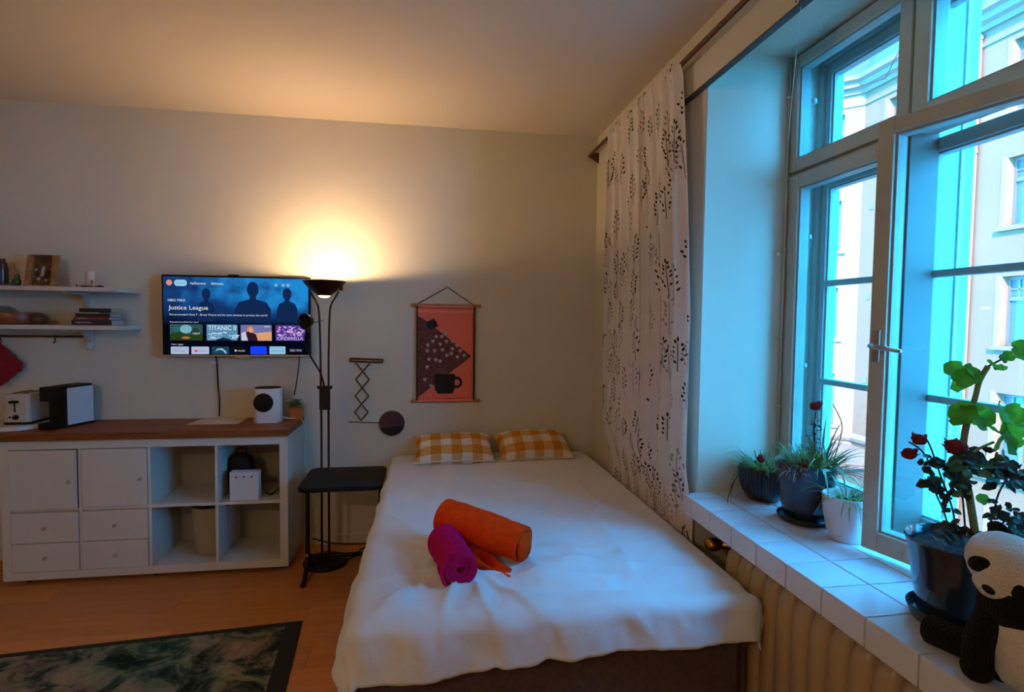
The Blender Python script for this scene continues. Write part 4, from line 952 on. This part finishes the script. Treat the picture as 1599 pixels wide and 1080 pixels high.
# ------------------------------------------------------------------ rug
def rug_mat():
    m_ = mat('vintage_rug', (.2,.2,.2), .98, spec=.02, bump=.5, bscale=250); nt = m_.node_tree; L = nt.links.new; b = nt.nodes['Principled BSDF']
    tc = nt.nodes.new('ShaderNodeTexCoord')
    n1 = nt.nodes.new('ShaderNodeTexNoise'); n1.inputs['Scale'].default_value = 5.5; n1.inputs['Detail'].default_value = 9; n1.inputs['Roughness'].default_value = .72; n1.inputs['Distortion'].default_value = .7
    r1 = nt.nodes.new('ShaderNodeValToRGB'); e = r1.color_ramp.elements; e[0].position = .38; e[0].color = (.022,.034,.034,1); e[1].position = .60; e[1].color = (.36,.29,.21,1)
    q = e.new(.46); q.color = (.075,.10,.09,1); q = e.new(.51); q.color = (.21,.195,.15,1)
    n2 = nt.nodes.new('ShaderNodeTexNoise'); n2.inputs['Scale'].default_value = 2.3; n2.inputs['Detail'].default_value = 3
    r2 = nt.nodes.new('ShaderNodeValToRGB'); e = r2.color_ramp.elements; e[0].position = .38; e[0].color = (.55,.85,.80,1); e[1].position = .62; e[1].color = (1.0,.85,.78,1)
    mx = nt.nodes.new('ShaderNodeMix'); mx.data_type = 'RGBA'; mx.blend_type = 'MULTIPLY'; mx.inputs[0].default_value = 1
    for n_ in (n1, n2): L(tc.outputs['Object'], n_.inputs['Vector'])
    L(n1.outputs[0], r1.inputs[0]); L(n2.outputs[0], r2.inputs[0]); L(r1.outputs[0], mx.inputs[6]); L(r2.outputs[0], mx.inputs[7]); L(mx.outputs[2], b.inputs['Base Color'])
    return m_
rug = thing('rug', (-2.6, -1.7, 0), 'faded green and beige vintage patterned rug with a dark border on the floor', 'rug')
c0 = Vector((-1.745, -.952)); ux = Vector((-1, -.086)).normalized(); uy = Vector((ux.y, -ux.x)); uy = uy if uy.y < 0 else -uy
def rq(a0, a1, b0, b1, z): 
    P = [c0+ux*a0+uy*b0, c0+ux*a1+uy*b0, c0+ux*a1+uy*b1, c0+ux*a0+uy*b1]
    return slab([(p.x, p.y) for p in P], .0003, z)
rq(0, 2.3, 0, 1.6, .007).build('border', mat('dark_rug_border', (.016,.019,.018), .95, bump=.4, bscale=200), rug, bev=.002)
rq(.075, 2.23, .035, 1.53, .0085).build('pile_field', rug_mat(), rug, bev=.001)
# ------------------------------------------------------------------ plants on the sill
SZ = .7462
def blade(g, base, d, L_, w_, droop, n=7):
    base = Vector(base); d = Vector(d).normalized(); side = d.cross(Vector((0,0,1))); side = side.normalized() if side.length > 1e-3 else Vector((1,0,0))
    pts = []; p = base.copy(); v = d.copy()
    for i in range(n+1):
        t = i/n; wd = w_*(1-t**2)*.5+.0003
        pts.append((p-side*wd, p+side*wd)); v = (v+Vector((0,0,-droop/n))).normalized(); p = p+v*(L_/n)
    g.add([q for a in pts for q in a], [(2*i, 2*i+1, 2*i+3, 2*i+2) for i in range(n)])
def tuft(name, c, r, n, L_, up, w_, droop, m_, parent, seed, bias=Vector((0,0,0)), kind='stuff'):
    rnd = random.Random(seed); g = G()
    for i in range(n):
        a = rnd.uniform(0, 2*PI); q = rnd.random()**.5*r
        d = Vector((math.cos(a), math.sin(a), up*rnd.uniform(.5, 1.6)))+bias
        blade(g, (c[0]+q*math.cos(a), c[1]+q*math.sin(a), c[2]), d, L_*rnd.uniform(.5, 1.15), w_*rnd.uniform(.6, 1.3), droop*rnd.uniform(.5, 1.6))
    return g.build(name, m_, parent, kind=kind)
def soil(c, r, z, parent):
    def f(u, v):
        a = 2*PI*u; q = r*v; return (c[0]+q*math.cos(a), c[1]+q*math.sin(a), z+.006*NZ(q*math.cos(a)*40, q*math.sin(a)*40, c[0]*9))
    return G().grid(f, 28, 8).build('soil', M['soil'], parent, smooth=True)
def rose(c, s, parent, name='dried_bloom', seed=0):
    rnd = random.Random(seed); g = G(); c = Vector(c)
    g.blob(c, (s*.8, s*.8, s*.7), 12, 8, fn=lambda v: v+Vector((NZ(v.x*90, v.y*90, v.z*90), NZ(v.y*90, v.z*90, v.x*90), 0))*s*.35)
    for i in range(9):
        a = rnd.uniform(0, 2*PI); d = Vector((math.cos(a), math.sin(a), rnd.uniform(-.3, .8))).normalized(); t = d.cross(Vector((0,0,1))).normalized(); q = c+d*s*.7
        g.add([q-t*s*.5, q+d*s*.45+Vector((0,0,s*.3)), q+t*s*.5, q-Vector((0,0,s*.4))], [(0,1,2,3)])
    return g.build(name, M['rosered'], parent, smooth=True)
# 1: fluted dark pot
c1 = (.240, -1.612)
p1 = thing('potted_plant', (c1[0], c1[1], SZ), 'grassy plant with one red bloom in a dark fluted pot, nearest the curtain', 'plant')
def flut(u, v):
    a = 2*PI*u; prof = [(.045,0),(.062,.004),(.078,.03),(.092,.07),(.098,.11),(.098,.135),(.092,.137),(.088,.125),(.001,.118)]
    k = v*(len(prof)-1); i = min(int(k), len(prof)-2); t = k-i; r_ = prof[i][0]*(1-t)+prof[i+1][0]*t; z = prof[i][1]*(1-t)+prof[i+1][1]*t
    if .03 < z < .13 and v < .65: r_ += .0022*math.cos(a*36)
    return (c1[0]+r_*math.cos(a), c1[1]+r_*math.sin(a), SZ+z)
G().grid(flut, 216, 32).build('pot', M['potdark'], p1, smooth=True)
soil(c1, .088, SZ+.124, p1)
tuft('grass', (*c1, SZ+.122), .07, 190, .10, 1.3, .008, 1.0, M['grass'], p1, 4)
tuft('long_leaves', (c1[0]-.05, c1[1]+.0, SZ+.122), .03, 16, .22, .9, .009, 4.2, mat('dark_grass', (.022,.055,.032), .5), p1, 11, bias=Vector((-1.1,-.35,0)))
rose((c1[0]-.055, c1[1]-.06, SZ+.185), .018, p1, seed=1); G().tube([(c1[0]-.04,c1[1]-.05,SZ+.12),(c1[0]-.055,c1[1]-.06,SZ+.175)], .002, 6).build('stem', M['stem'], p1)
# 2: blue-grey tapered pot on saucer
c2 = (.248, -1.858)
p2 = thing('potted_plant', (c2[0], c2[1], SZ), 'grassy plant and dried red roses in a smooth blue pot, second from curtain', 'plant')
G().lathe([(.001,0),(.072,0),(.090,.005),(.096,.022),(.092,.024),(.086,.012),(.001,.008)], (*c2, SZ), 44).build('saucer', M['potdark'], p2, smooth=True, auto=.8)
G().lathe([(.001,.009),(.066,.009),(.074,.02),(.090,.10),(.101,.175),(.106,.208),(.108,.218),(.105,.222),(.099,.212),(.095,.195),(.001,.192)], (*c2, SZ), 48).build('pot', M['potblue'], p2, smooth=True, auto=.9)
soil(c2, .095, SZ+.200, p2)
tuft('dry_straw', (c2[0]-.03, c2[1], SZ+.19), .075, 120, .085, 1.1, .004, 1.2, M['drygrass'], p2, 6)
tuft('grass', (c2[0]+.02, c2[1], SZ+.19), .08, 230, .12, 1.5, .007, 1.1, M['grass'], p2, 5, bias=Vector((.2,-.15,.2)))
tuft('long_leaves', (c2[0]+.05, c2[1]-.05, SZ+.19), .05, 60, .22, 1.1, .007, 1.9, mat('pale_grass', (.13,.24,.10), .5), p2, 8, bias=Vector((.35,-.75,.5)))
s0 = Vector((c2[0]+.045, c2[1]+.02, SZ+.19))
G().tube(smooth_path([s0, s0+Vector((.003,.0,.08)), s0+Vector((-.004,0,.15)), s0+Vector((.002,0,.215))]), .0025, 6).build('stem', M['dkstem'], p2, smooth=True)
rose(s0+Vector((.000,-.0,.235)), .025, p2, seed=2); rose((c2[0]-.035, c2[1]-.04, SZ+.225), .024, p2, seed=3)
def leafquad(g, c, d, nrm, L_, W_):
    c = Vector(c); d = Vector(d).normalized(); n_ = Vector(nrm).normalized(); s = d.cross(n_).normalized()
    g.add([c, c+d*L_*.3+s*W_*.5, c+d*L_*.7+s*W_*.42, c+d*L_-n_*L_*.1, c+d*L_*.7-s*W_*.42, c+d*L_*.3-s*W_*.5, c+d*L_*.5-n_*W_*.12],
          [(0,1,6),(1,2,6),(2,3,6),(3,4,6),(4,5,6),(5,0,6)])
rnd = random.Random(31); g = G()
for i in range(26):
    b = s0+Vector((0,0,rnd.uniform(.05,.19))); a = rnd.uniform(0, 2*PI)
    leafquad(g, b, (math.cos(a), math.sin(a), rnd.uniform(-.5,.5)), (0,.3,1), rnd.uniform(.018,.036), .014)
g.build('dark_leaves', M['dkleaf'], p2, kind='stuff')
G().tube(smooth_path([(c2[0]+.07,c2[1]-.03,SZ+.19),(c2[0]+.10,c2[1]-.03,SZ+.27),(c2[0]+.125,c2[1]-.02,SZ+.36),(c2[0]+.09,c2[1]-.01,SZ+.44)]), [.002]*18+[.001], 5).build('thin_stalk', M['drygrass'], p2, smooth=True)
# 3: white tapered pot
c3 = (.268, -2.042)
p3 = thing('potted_plant', (c3[0], c3[1], SZ), 'wilting plant in a plain matt white pot, partly behind the open window sash', 'plant')
G().lathe([(.001,0),(.046,0),(.052,.004),(.066,.05),(.074,.10),(.077,.142),(.078,.152),(.075,.154),(.072,.146),(.001,.13)], (*c3, SZ), 44).build('pot', M['potwhite'], p3, smooth=True, auto=.9)
soil(c3, .071, SZ+.138, p3)
tuft('drooping_leaves', (*c3, SZ+.136), .05, 40, .08, .9, .005, 2.6, M['drygrass'], p3, 14)
tuft('grass', (*c3, SZ+.136), .045, 50, .13, 1.3, .005, 1.4, M['grass'], p3, 15)
# 4: the big pot
c4 = Vector((.145, -2.555, SZ))
p4 = thing('potted_plant', c4, 'tall round-leaved geranium in a large blue-grey pot beside the plush panda', 'plant')
G().lathe([(.001,0),(.080,0),(.098,.006),(.108,.034),(.104,.037),(.094,.012),(.001,.010)], c4, 48).build('saucer', M['potdark'], p4, smooth=True, auto=.8)
G().lathe([(.001,.011),(.074,.011),(.086,.022),(.098,.10),(.107,.17),(.115,.198),(.118,.206),(.115,.210),(.108,.202),(.102,.18),(.001,.176)], c4, 56).build('pot', M['potblue'], p4, smooth=True, auto=.9)
soil(c4, .103, SZ+.184, p4)
nrm_d = Vector((RT.x, RT.y, 0)).normalized()
def gp(px, py, dd=0):                            # a point on the upright plane through the middle of the pot, facing the room
    d = RT*((px-800)/FPX) + UP*((540-py)/FPX) + _f; n_ = Vector((_f.x, _f.y, 0)).normalized()
    t = ((c4-CAM).dot(n_)+dd)/d.dot(n_); return CAM + d*t
G().tube(smooth_path([gp(1523,830), gp(1515,780), gp(1505,715), gp(1508,670), gp(1522,625), gp(1530,595), gp(1543,572)]), [.0085]*8+[.0075]*12+[.006]*17, 10).build('main_stem', M['stem'], p4, smooth=True)
G().tube(smooth_path([gp(1543,572), gp(1562,562), gp(1580,552), gp(1599,540)]), .0025, 6).build('branch', M['dkstem'], p4, smooth=True)
G().tube(smooth_path([gp(1530,600), gp(1524,588), gp(1520,580)]), .003, 6).build('branch', M['stem'], p4, smooth=True)
G().tube(smooth_path([gp(1512,712), gp(1530,700), gp(1552,690)]), .0035, 6).build('branch', M['stem'], p4, smooth=True)
# round scalloped geranium leaf, shared mesh
def leafmesh(name, m_):
    g = G(); n = 22; vs_ = [(0,0,0)]; fs_ = []
    for ring_, rr in enumerate((.5, 1.0)):
        for k in range(n):
            a = 2*PI*k/n; notch = .72 if k == 0 else (.93 if k in (1, n-1) else 1)
            sc_ = 1+.05*math.sin(a*7)
            r_ = rr*notch*sc_; vs_.append((r_*math.cos(a), r_*math.sin(a), .10*rr*rr*math.sin(a*4)+.22*rr*rr))
    for k in range(n):
        k2 = (k+1) % n; fs_ += [(0, 1+k, 1+k2), (1+k, 1+n+k, 1+n+k2, 1+k2)]
    me = bpy.data.meshes.new(name); me.from_pydata(vs_, [], fs_); me.materials.append(m_)
    for p in me.polygons: p.use_smooth = True
    return me
LM = leafmesh('leaf', M['leaf']); LM2 = leafmesh('leaf', M['dkleaf'])
rnd = random.Random(77)
def put_leaf(p, size, me=LM, par=p4, face=None):
    o = bpy.data.objects.new('leaf', me); C.objects.link(o); o.parent = par; o.matrix_parent_inverse = world_of(par).inverted()
    n_ = face or (Vector((-.4, -.6, .5))+Vector((rnd.uniform(-.9,.9), rnd.uniform(-.9,.9), rnd.uniform(-.6,.6))))
    o.location = p; o.rotation_mode = 'XYZ'; q = n_.to_track_quat('Z', 'Y') @ Matrix.Rotation(rnd.uniform(0, 6), 3, 'Z').to_quaternion()
    o.rotation_euler = q.to_euler(); o.scale = (size, size, size)
for (px, py, r_) in ((1492,578,17),(1504,590,16),(1518,582,16),(1500,600,14),(1525,588,11),
                     (1505,645,19),(1520,640,17),(1535,650,18),(1495,655,12),(1528,660,15),
                     (1560,645,20),(1577,655,19),(1585,640,12),(1565,668,18),(1582,672,16),(1552,672,13),(1560,685,20),(1575,693,18),(1585,688,13),(1592,650,14),
                     (1553,572,13),(1565,560,8),(1575,556,9),(1596,545,15),(1590,556,10),(1563,575,9),
                     (1535,780,10),(1540,655,12)):
    put_leaf(gp(px, py, rnd.uniform(-.04, .04)), r_/660, LM)
# rose stems with dark ragged leaves and dried blooms
for pts in ([(1484,835),(1475,800),(1462,770),(1452,735),(1448,715),(1436,700),(1420,690)], [(1470,745),(1460,715),(1450,690),(1442,680)],
            [(1508,830),(1504,780),(1500,740),(1498,700)], [(1540,840),(1552,800),(1560,770),(1575,745),(1596,725)], [(1560,830),(1570,812),(1590,805),(1599,803)],
            [(1492,830),(1489,800),(1480,770),(1470,745)], [(1516,835),(1520,800),(1512,770)]):
    dd = rnd.uniform(-.05, .05)
    G().tube(smooth_path([gp(x, y, dd) for x, y in pts]), .0022, 6).build('rose_stem', M['dkstem'], p4, smooth=True)
rose(gp(1420,708), .020, p4, seed=5); rose(gp(1436,686), .019, p4, seed=6); rose(gp(1492,697,-.03), .026, p4, seed=7); rose(gp(1500,700,-.02), .018, p4, seed=8)
gl_ = G(); gb = G()
for (px, py, n_, sp__, s_) in ((1452,722,16,16,.022),(1448,755,12,12,.024),(1500,725,30,26,.026),(1515,715,26,22,.026),(1490,745,22,20,.022),(1505,765,14,14,.02),
                             (1565,735,26,26,.026),(1590,745,26,22,.024),(1475,770,8,10,.016),(1485,790,8,9,.016),(1560,795,14,16,.017),(1590,812,22,18,.02),(1598,830,16,16,.02),
                             (1545,800,8,8,.014),(1480,828,24,18,.018),(1500,838,20,18,.018),(1530,838,12,14,.014),(1555,720,14,14,.02)):
    for i in range(n_):
        c_ = gp(px+rnd.gauss(0, sp__*.5), py+rnd.gauss(0, sp__*.45), rnd.uniform(-.05,.05)); a = rnd.uniform(0, 2*PI)
        leafquad(gl_ if (rnd.random() < .22 and py < 770) else gb, c_, (math.cos(a), math.sin(a), rnd.uniform(-.9,.3)), (rnd.uniform(-1,.3),-.8,rnd.uniform(0,1)), s_*rnd.uniform(.8,1.7), s_*.8)
gb.build('dark_leaves', M['dkleaf'], p4, kind='stuff'); gl_.build('green_leaflets', mat('mid_green_leaf', (.025,.10,.02), .5), p4, kind='stuff')
tuft('seedlings', (c4.x, c4.y, SZ+.18), .08, 12, .05, 1.6, .003, 1.2, M['drygrass'], p4, 19)
# ------------------------------------------------------------------ panda
PT = -30
pa = thing('plush_panda', (.040, -2.79, SZ), 'black and white plush panda sitting against the large blue-grey pot', 'plush toy')
pc_ = Vector((.040, -2.79, SZ))
fz = lambda s_: (lambda v: v+Vector((NZ(v.x*60, v.y*60, v.z*60), NZ(v.y*60, v.z*60, v.x*60), NZ(v.z*60, v.x*60, v.y*60)))*s_)
G().blob(pc_+Vector((0,0,.092)), (.070,.075,.092), 26, 18, fn=fz(.003)).build('belly', M['furw'], pa, smooth=True)
G().blob(pc_+Vector((-.004,.014,.165)), (.068,.070,.050), 24, 14, fn=fz(.003)).build('shoulders', M['furb'], pa, smooth=True)
toC = (CAM-pc_); toC.z = 0; toC.normalize()
sd = Vector((-toC.y, toC.x, 0))                    # sideways
hd = Vector((.036, -2.758, .984))
hface = (toC*.8 + sd*(-.35) + Vector((0,0,-.30))).normalized()
hs = Vector((0,0,1)).cross(hface).normalized(); hu = hface.cross(hs).normalized()
tilt_ = Matrix.Rotation(math.radians(PT), 3, hface); hs = tilt_ @ hs; hu = tilt_ @ hu
def HP(a, b, c): return hd + hs*a + hu*b + hface*c
Rh = Matrix((hs, hu, hface)).transposed()
G().blob(hd, (.082,.064,.066), 36, 24, rot=Rh, fn=fz(.0025)).build('head', M['furw'], pa, smooth=True)
G().blob(HP(0,-.020,.052), (.036,.026,.026), 22, 14, rot=Rh, fn=fz(.002)).build('muzzle', M['furw'], pa, smooth=True)
G().blob(HP(0,-.010,.077), (.012,.008,.006), 14, 10, rot=Rh).build('nose', M['black'], pa, smooth=True)
for s in (-1, 1):
    R2 = Rh @ Matrix.Rotation(s*.6, 3, 'Z')
    G().blob(HP(s*.036,.008,.050), (.018,.025,.014), 18, 12, rot=R2, fn=fz(.001)).build('eye_patch', M['furb'], pa, smooth=True)
    G().blob(HP(s*.034,.013,.061), (.005,.005,.003), 12, 8, rot=Rh).build('eye', M['black'], pa, smooth=True)
    G().blob(HP(s*.062,.026,-.045), (.018,.018,.012), 18, 12, rot=Rh, fn=fz(.002)).build('ear', M['furb'], pa, smooth=True)
    A_ = pc_+sd*s*.052+Vector((0,0,.158)); B_ = A_+toC*.055+sd*s*.018+Vector((0,0,-.055)); D_ = B_+toC*.018+Vector((0,0,-.045))
    G().tube(smooth_path([A_-toC*.01, A_, B_, D_, D_+Vector((0,0,-.008))]), [.020,.024]+[.026]*18+[.028]*3+[.022,.010], 14).build('arm', M['furb'], pa, smooth=True)
feet = ((Vector((.035,-2.735,SZ+.036)), Vector((.006,-2.625,SZ+.033))), (Vector((.040,-2.80,SZ+.036)), Vector((-.004,-2.728,SZ+.040))))
for E_, F_ in feet:
    dd_ = (F_-E_).normalized()
    G().tube(smooth_path([E_, (E_+F_)/2, F_-dd_*.01, F_+dd_*.012, F_+dd_*.020]), [.030]*6+[.032]*6+[.033]*6+[.026]*5+[.012], 16).build('leg', M['furb'], pa, smooth=True)
F_ = feet[1][1]; pd2 = (CAM-F_); pd2.z = 0; pd2.normalize()
G().blob(F_+pd2*.032+Vector((0,0,.004)), (.021,.007,.034), 20, 12, rot=Matrix((pd2.cross(Vector((0,0,1))), pd2, Vector((0,0,1)))).transposed() @ Matrix.Rotation(.35, 3, 'Y')).build('foot_pad', mat('beige_felt', (.30,.26,.20), .95, var=.2, vscale=60), pa, smooth=True)
# ------------------------------------------------------------------ outside
FX = 15.0
fm_ = mat('pink_render', (.26,.094,.052), .9, spec=.1, var=.03, vscale=.6); fw_ = mat('white_render', (.34,.158,.092), .9, spec=.1)
stone = mat('pale_stone', (.26,.112,.072), .8); roofm = mat('grey_sheet_roof', (.05,.042,.036), .5, var=.1, vscale=2)
wpan = mat('far_window_pane', (.06,.10,.12), .08, spec=.9); wfr = mat('far_window_frame', (.17,.11,.08), .5); curm = mat('far_curtain', (.10,.075,.06), .9)
bd = thing('apartment_building', (FX+3, 6, -9), 'pale pink rendered apartment building with tall windows across the street', 'building')
ya, yb_ = 14.95, -8.0
cols = [13.5-4.15*k+.02 for k in range(6)]       # window middles
rows = [(7.42, 9.42), (4.26, 6.18), (.90, 2.86), (-2.44, -.45), (-5.8, -3.8)]
holes = [(c-.6, c+.6, z0, z1) for c in [9.10+4.2*k for k in range(1, -4, -1)] for z0, z1 in rows]
def facade(name, P0, D, Lw, z0, z1, holes, m_, parent, thick=.35):
    # wall with real openings, D unit direction along it; inward normal behind
    D = Vector(D).normalized(); N = Vector((-D.y, D.x, 0)); N = N if N.x > 0 else -N
    xs = sorted({0, Lw, *[h[0] for h in holes], *[h[1] for h in holes]}); zs_ = sorted({z0, z1, *[h[2] for h in holes], *[h[3] for h in holes]})
    g = G()
    for i in range(len(xs)-1):
        for j in range(len(zs_)-1):
            cx_, cz_ = (xs[i]+xs[i+1])/2, (zs_[j]+zs_[j+1])/2
            if any(h[0] < cx_ < h[1] and h[2] < cz_ < h[3] for h in holes): continue
            a = Vector(P0)+D*xs[i]; b = Vector(P0)+D*xs[i+1]
            vs_ = [(p.x, p.y, z) for z in (zs_[j], zs_[j+1]) for p in (a, b, b+N*thick, a+N*thick)]
            g.add(vs_, [(3,2,1,0),(4,5,6,7),(0,1,5,4),(1,2,6,5),(2,3,7,6),(3,0,4,7)])
    g.build(name, m_, parent)
    return D, N
def fwin(P0, D, N, h, parent, lamp_=False):
    a = Vector(P0)+D*h[0]+N*.22; W_ = h[1]-h[0]; z0, z1 = h[2], h[3]; 
    def bb(g, u0, u1, w0, w1, n0, n1):
        p = [a+D*u0+N*n0, a+D*u1+N*n0, a+D*u1+N*n1, a+D*u0+N*n1]
        return g.add([(q.x,q.y,z) for z in (w0,w1) for q in p], [(3,2,1,0),(4,5,6,7),(0,1,5,4),(1,2,6,5),(2,3,7,6),(3,0,4,7)])
    g = G(); f_ = .09; zt_ = z0+(z1-z0)*.68
    bb(g, 0, f_, z0, z1, 0, .08); bb(g, W_-f_, W_, z0, z1, 0, .08); bb(g, f_, W_-f_, z0, z0+f_, 0, .08); bb(g, f_, W_-f_, z1-f_, z1, 0, .08)
    bb(g, f_, W_-f_, zt_-.05, zt_+.05, -.01, .08); bb(g, W_/2-.05, W_/2+.05, z0+f_, z1-f_, -.005, .08)
    for q in (.27, .73): bb(g, W_*q-.018, W_*q+.018, zt_+.05, z1-f_, .01, .06)
    bb(g, f_, W_-f_, (zt_+z1-f_)/2-.018, (zt_+z1-f_)/2+.018, .01, .06)
    fr = g.build('window', wfr, parent)
    bb(G(), f_*.5, W_-f_*.5, z0+.04, z1-.04, .05, .06).build('pane', wpan, fr)
    bb(G(), .1, W_*.30, z0+.1, z1-.1, .12, .13).build('curtain', curm, fr); bb(G(), W_*.70, W_-.1, z0+.1, z1-.1, .12, .13).build('curtain', curm, fr)
    bb(G(), -.15, W_+.15, z0-.12, z0, -.34, .0).build('window_ledge', stone, parent, bev=.01)
    s = G(); bb(s, -.13, -.001, z0, z1+.05, -.24, -.17); bb(s, W_+.001, W_+.13, z0, z1+.05, -.24, -.17); bb(s, .001, .03, z0, z1, -.22, -.002); bb(s, W_-.03, W_-.001, z0, z1, -.22, -.002); s.build('window_surround', fw_, parent)
P0 = Vector((FX, ya, 0)); Dm = Vector((0,-1,0))
hs_ = [(ya-h[1], ya-h[0], h[2], h[3]) for h in holes]
D_, N_ = facade('facade', P0, Dm, ya-yb_, -9, 10.2, hs_, fm_, bd)
for h in hs_:
    if h[0] < 12: fwin(P0, D_, N_, h, bd)
P1 = Vector((FX, ya, 0)); Dl = Vector((-.72,.69,0)).normalized()
hl = [(.62, 1.75, z0, z1) for z0, z1 in rows]
D2, N2 = facade('corner_facade', P1, Dl, 5.5, -9, 10.2, hl, fw_, bd)
for h in hl: fwin(P1, D2, N2, h, bd)
def cornice(name, prof, m_):                      # profile of (outward, z) run along both walls
    path = [(P1+D2*5.5, (D_-D2*0)), ]
    nl_ = -N2; nm_ = -N_; mid = (nl_+nm_); mid = mid/ (mid.dot(nm_))
    A_ = [P1+D2*5.5, P1, Vector((FX, yb_, 0))]; Nn = [nl_, mid, nm_]
    g = G(); n = len(prof); vs_ = []
    for p, q in zip(A_, Nn): vs_ += [(p.x+q.x*o, p.y+q.y*o, z) for o, z in prof]
    fs_ = [(i*n+k, i*n+(k+1)%n, (i+1)*n+(k+1)%n, (i+1)*n+k) for i in range(2) for k in range(n)]
    fs_ += [tuple(range(n)), tuple(2*n+k for k in range(n))[::-1]]
    return g.add(vs_, fs_).build(name, m_, bd)
cornice('cornice', [(0,10.05),(.10,10.05),(.16,10.18),(.32,10.24),(.36,10.40),(.52,10.46),(.56,10.62),(0,10.66),(-.2,10.4)], stone)
cornice('frieze_band', [(0,9.62),(.05,9.62),(.07,9.70),(0,9.72),(-.1,9.67)], stone)
cornice('string_course', [(0,-3.0),(.12,-2.98),(.16,-2.86),(.05,-2.70),(0,-2.70),(-.1,-2.8)], stone)
cornice('mansard_roof', [(.2,10.62),(.15,10.7),(-1.1,12.9),(-4,13.4),(-4,10.5)], roofm)
for k in range(7):
    yy = 13.3-2.9*k
    G().add([(FX+.10,yy-.55,10.95),(FX+.10,yy+.55,10.95),(FX+.75,yy+.55,12.2),(FX+.75,yy-.55,12.2),(FX+.22,yy-.55,10.87),(FX+.22,yy+.55,10.87),(FX+.87,yy+.55,12.12),(FX+.87,yy-.55,12.12)],
            [(0,1,2,3),(7,6,5,4),(0,4,5,1),(1,5,6,2),(2,6,7,3),(3,7,4,0)]).build('skylight', mat('skylight_glass', (.10,.22,.36), .1, spec=.9), bd)
G().tube([(FX-.08, 10.58, 10.0), (FX-.08, 10.58, -9)], .055, 10).build('downpipe', fw_, bd, smooth=True)
for z_ in (9.9, 6.6, 3.3, 0, -3.2): G().lathe([(.06,-.05),(.075,-.05),(.075,.05),(.06,.05)], (FX-.08,10.58,z_), 12, close=True).build('pipe_collar', stone, bd)
for (yy, zz_) in ((14.45,5.8),(14.45,2.5),(14.45,-.6),(12.6,8.4)): bx('vent', FX-.03, FX+.02, yy-.07, yy+.07, zz_-.12, zz_+.12, wfr, bd)
gd = G().box(.8, 40, -25, 40, -9.4, -9).build('ground', mat('asphalt', (.12,.12,.12), .9)); gd['kind'] = 'structure'
low = thing('courtyard_annex', (12.5, 15, -9), 'low grey building with a flat ledge at the foot of the pale building', 'building')
bx('wall', 10.5, 14.9, 12.6, 20, -9, -3.35, mat('grey_render', (.10,.06,.046), .9), low, bev=0)
bx('roof', 10.3, 14.92, 12.4, 20.2, -3.35, -3.15, stone, low, bev=.02)
for zz_, dx in ((11.6, 0), (11.0, .6)):
    wr2 = G().tube([(FX-5, 6, zz_), (FX-.8, 13.2, zz_-.6-dx), (FX-2, 20, zz_-.4)], .012, 5).build('overhead_wire', M['black']); tag(wr2, ('upper' if dx == 0 else 'lower')+' thin wire strung in front of the opposite roof', 'wire')
